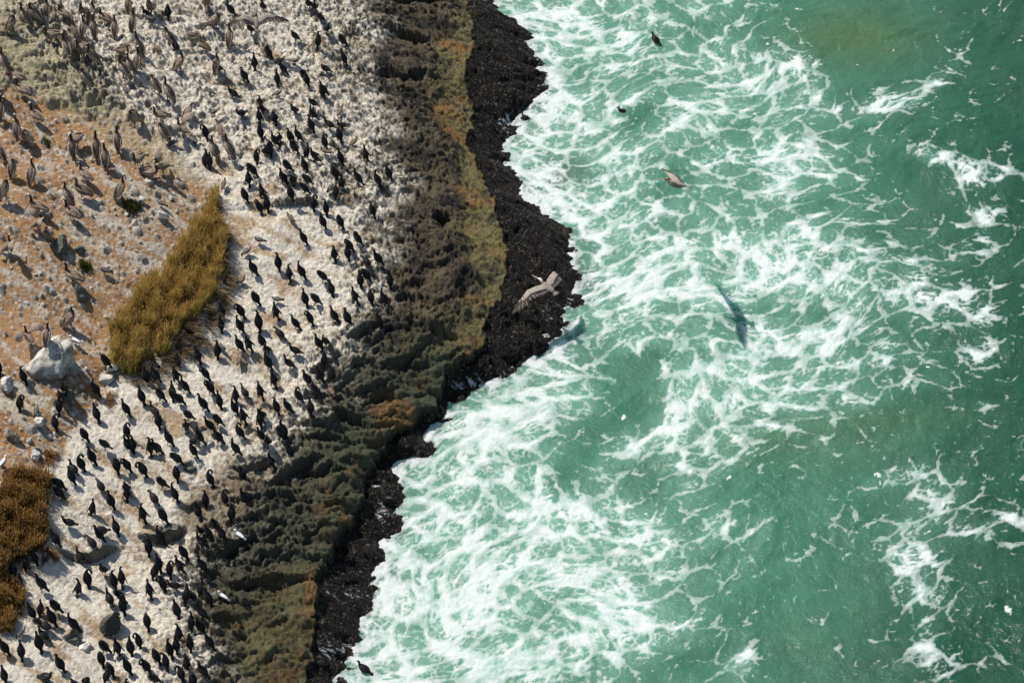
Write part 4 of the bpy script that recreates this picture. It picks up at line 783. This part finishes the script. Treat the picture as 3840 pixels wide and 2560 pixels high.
# ================================================================ GRASS
def inside(P, poly):
    x, y = P; c = False; n = len(poly)
    for i in range(n):
        x1, y1 = poly[i]; x2, y2 = poly[(i+1) % n]
        if (y1 > y) != (y2 > y) and x < (x2-x1)*(y-y1)/(y2-y1)+x1: c = not c
    return c
def grass_mat(name, cols, rough=.7):
    m = NT(name); a_ = m.attr('col'); m.l(a_, m.b.inputs['Base Color']); m.set(Roughness=rough, Specular_IOR_Level=.2)
    tr = m.n('ShaderNodeBsdfTranslucent'); m.l(a_, tr.inputs[0]); mx = m.n('ShaderNodeMixShader'); mx.inputs[0].default_value = .4
    m.l(m.b.outputs[0], mx.inputs[1]); m.l(tr.outputs[0], mx.inputs[2]); m.l(mx.outputs[0], m.t.nodes['Material Output'].inputs[0]); return m.m
M_grass = grass_mat('dry_grass', None)
def grass(name, poly, n, hgt, lean, pal, seed, label=None, kind='stuff', heads=True, cat=None, droop=0.0, width=.012):
    """blades and seed heads rooted on the slope inside a patch given by its outline"""
    poly = [(x*K, y*K) for x, y in poly]; W = hit(np.array([p[0] for p in poly]), np.array([p[1] for p in poly]), Hf)[:, :2]; W = [tuple(q) for q in W]
    r = np.random.RandomState(seed); xs = [q[0] for q in W]; ys = [q[1] for q in W]; V = []; F = []; Cc = []
    k = 0; tries = 0
    while k < n and tries < n*6:
        tries += 1; x = r.uniform(min(xs), max(xs)); y = r.uniform(min(ys), max(ys))
        cl = pn(np.array([x*2.2]), np.array([y*2.2]), 77)[0]; cl2 = pn(np.array([x*6]), np.array([y*6]), 78)[0]
        jx = .4*pn(np.array([x*.9+9]), np.array([y*.9]), 79)[0]+r.uniform(-.1, .1); jy = .4*pn(np.array([x*.9]), np.array([y*.9+5]), 80)[0]+r.uniform(-.1, .1)
        if not inside((x+jx, y+jy), W) or r.rand() > .62+.9*cl+.6*cl2: continue
        z = float(Hf(x, y)); hh_ = hgt*r.uniform(.6, 1.15)*(1+.9*cl+.4*cl2); a_ = r.uniform(0, 6.28); sp = r.uniform(.05, .32)*hh_
        tipd = np.array([math.cos(a_)*sp+lean[0]*hh_, math.sin(a_)*sp+lean[1]*hh_]); o = len(V)
        wv = np.array([math.cos(a_+1.57), math.sin(a_+1.57)])*width*r.uniform(.6, 1.3)
        c1 = np.array(pal[r.randint(len(pal))])*r.uniform(.75, 1.25); base = c1*.8; tipc = c1
        for t, w_ in ((0, 1), (.45, .9), (.8, .6), (1, .15)):
            zx = hh_*(t-droop*t*t*1.2); px_ = x+tipd[0]*t*t; py_ = y+tipd[1]*t*t
            V += [(px_-wv[0]*w_, py_-wv[1]*w_, z+zx-.02), (px_+wv[0]*w_, py_+wv[1]*w_, z+zx-.02)]; cc = base*(1-t)+tipc*t; Cc += [tuple(cc)]*2
        F += [(o, o+1, o+3, o+2), (o+2, o+3, o+5, o+4), (o+4, o+5, o+7, o+6)]
        if heads and r.rand() < .75:
            o = len(V); ax = np.array([tipd[0], tipd[1], hh_*.8]); ax = ax/np.linalg.norm(ax); p0 = np.array([x+tipd[0], y+tipd[1], z+hh_*(1-droop*1.2)-.04]); L = r.uniform(.07, .12); s1 = np.array([wv[0], wv[1], 0])/np.linalg.norm(wv); s2 = np.cross(ax, s1); q_ = .013
            hc_ = np.array((.64, .46, .18))*r.uniform(.7, 1.3)
            ring = [p0, *(p0+ax*L*.4+d*q_ for d in (s1, s2, -s1, -s2)), p0+ax*L]; V += [tuple(q) for q in ring]; Cc += [tuple(hc_)]*6
            F += [(o, o+2, o+1), (o, o+3, o+2), (o, o+4, o+3), (o, o+1, o+4), (o+5, o+1, o+2), (o+5, o+2, o+3), (o+5, o+3, o+4), (o+5, o+4, o+1)]
        k += 1
    me = bpy.data.meshes.new(name); me.from_pydata(V, [], F); at = me.attributes.new('col', 'FLOAT_COLOR', 'POINT'); at.data.foreach_set('color', np.array([(*c, 1) for c in Cc], np.float32).ravel())
    me.materials.append(M_grass); me.update(); o = bpy.data.objects.new(name, me); COL.objects.link(o); tag(o, label, cat, None, kind); return o
GOLDEN = [(.66, .48, .13), (.52, .44, .10), (.74, .53, .17), (.40, .38, .08), (.26, .28, .05), (.60, .43, .12)]
BROWN = [(.28, .13, .045), (.40, .19, .06), (.16, .10, .04), (.40, .22, .08), (.12, .10, .04), (.09, .06, .03), (.16, .17, .05)]
GREEN = [(.07, .10, .025), (.05, .07, .02), (.12, .12, .04), (.14, .10, .04)]
STRAW = [(.42, .26, .12), (.34, .19, .08), (.48, .32, .16)]
grass('golden_grass', [(462,505),(484,465),(500,445),(502,500),(512,560),(520,612),(505,655),(480,690),(445,730),(400,790),(350,825),(305,865),(268,850),(246,800),(258,755),(300,690),(335,655),(385,622),(412,572),(438,540)], 15000, .50, (.10, .05), GOLDEN, 4, 'tall golden grass covering the edge of the orange slope', cat='grass')
grass('dead_grass', [(500,455),(528,560),(545,640),(518,705),(480,765),(425,825),(365,862),(312,885),(290,868),(350,830),(400,790),(450,725),(505,655),(518,612),(505,520),(495,470)], 8000, .34, (.75, -.40), [(.26, .19, .11), (.16, .11, .06), (.36, .27, .16), (.10, .07, .04)], 6, 'dead brown grass hanging over the white slab', heads=False, cat='grass', droop=.35, width=.010)
grass('brown_bush', [(-30,1120),(20,1115),(55,1100),(95,1080),(118,1110),(122,1165),(105,1215),(100,1250),(60,1278),(25,1300),(-10,1330),(-40,1300)], 9000, .52, (.10, -.06), BROWN, 8, 'dark brown bushy grass at the left edge', cat='grass')
grass('brown_bush', [(-30,1330),(20,1325),(48,1370),(52,1420),(25,1450),(-30,1450)], 2600, .36, (.10, -.02), BROWN, 9, 'brown bush at the lower left edge', cat='grass')
grass('straw_tuft', [(85,1255),(110,1262),(135,1285),(110,1290),(80,1275)], 500, .22, (.4, -.2), STRAW, 10, 'orange straw below the brown bush', heads=False, cat='grass', droop=.2)
grass('straw_tuft', [(95,1035),(125,1020),(140,1045),(120,1070),(95,1065)], 450, .24, (.2, -.2), STRAW, 11, 'orange straw above the brown bush', heads=False, cat='grass', droop=.2)
grass('straw_tuft', [(225,905),(260,895),(275,910),(250,940),(228,930)], 350, .18, (.3, -.2), STRAW, 12, 'orange straw below the golden grass', heads=False, cat='grass', droop=.3)
grass('green_shrub', [(280,465),(305,455),(328,478),(322,500),(295,505),(278,488)], 900, .20, (.0, .0), GREEN, 13, 'small green shrub on the orange soil', heads=False, cat='shrub', kind=None)
grass('green_plant', [(100,322),(118,318),(122,335),(104,338)], 160, .16, (0, 0), GREEN, 14, 'low green plant beside a pelican on the upper left slope', heads=False, cat='plant', kind=None)
grass('green_plant', [(178,612),(196,598),(212,615),(204,642),(184,636)], 420, .16, (0, 0), GREEN, 15, 'green plant between the two dark upright rocks', heads=False, cat='plant', kind=None)
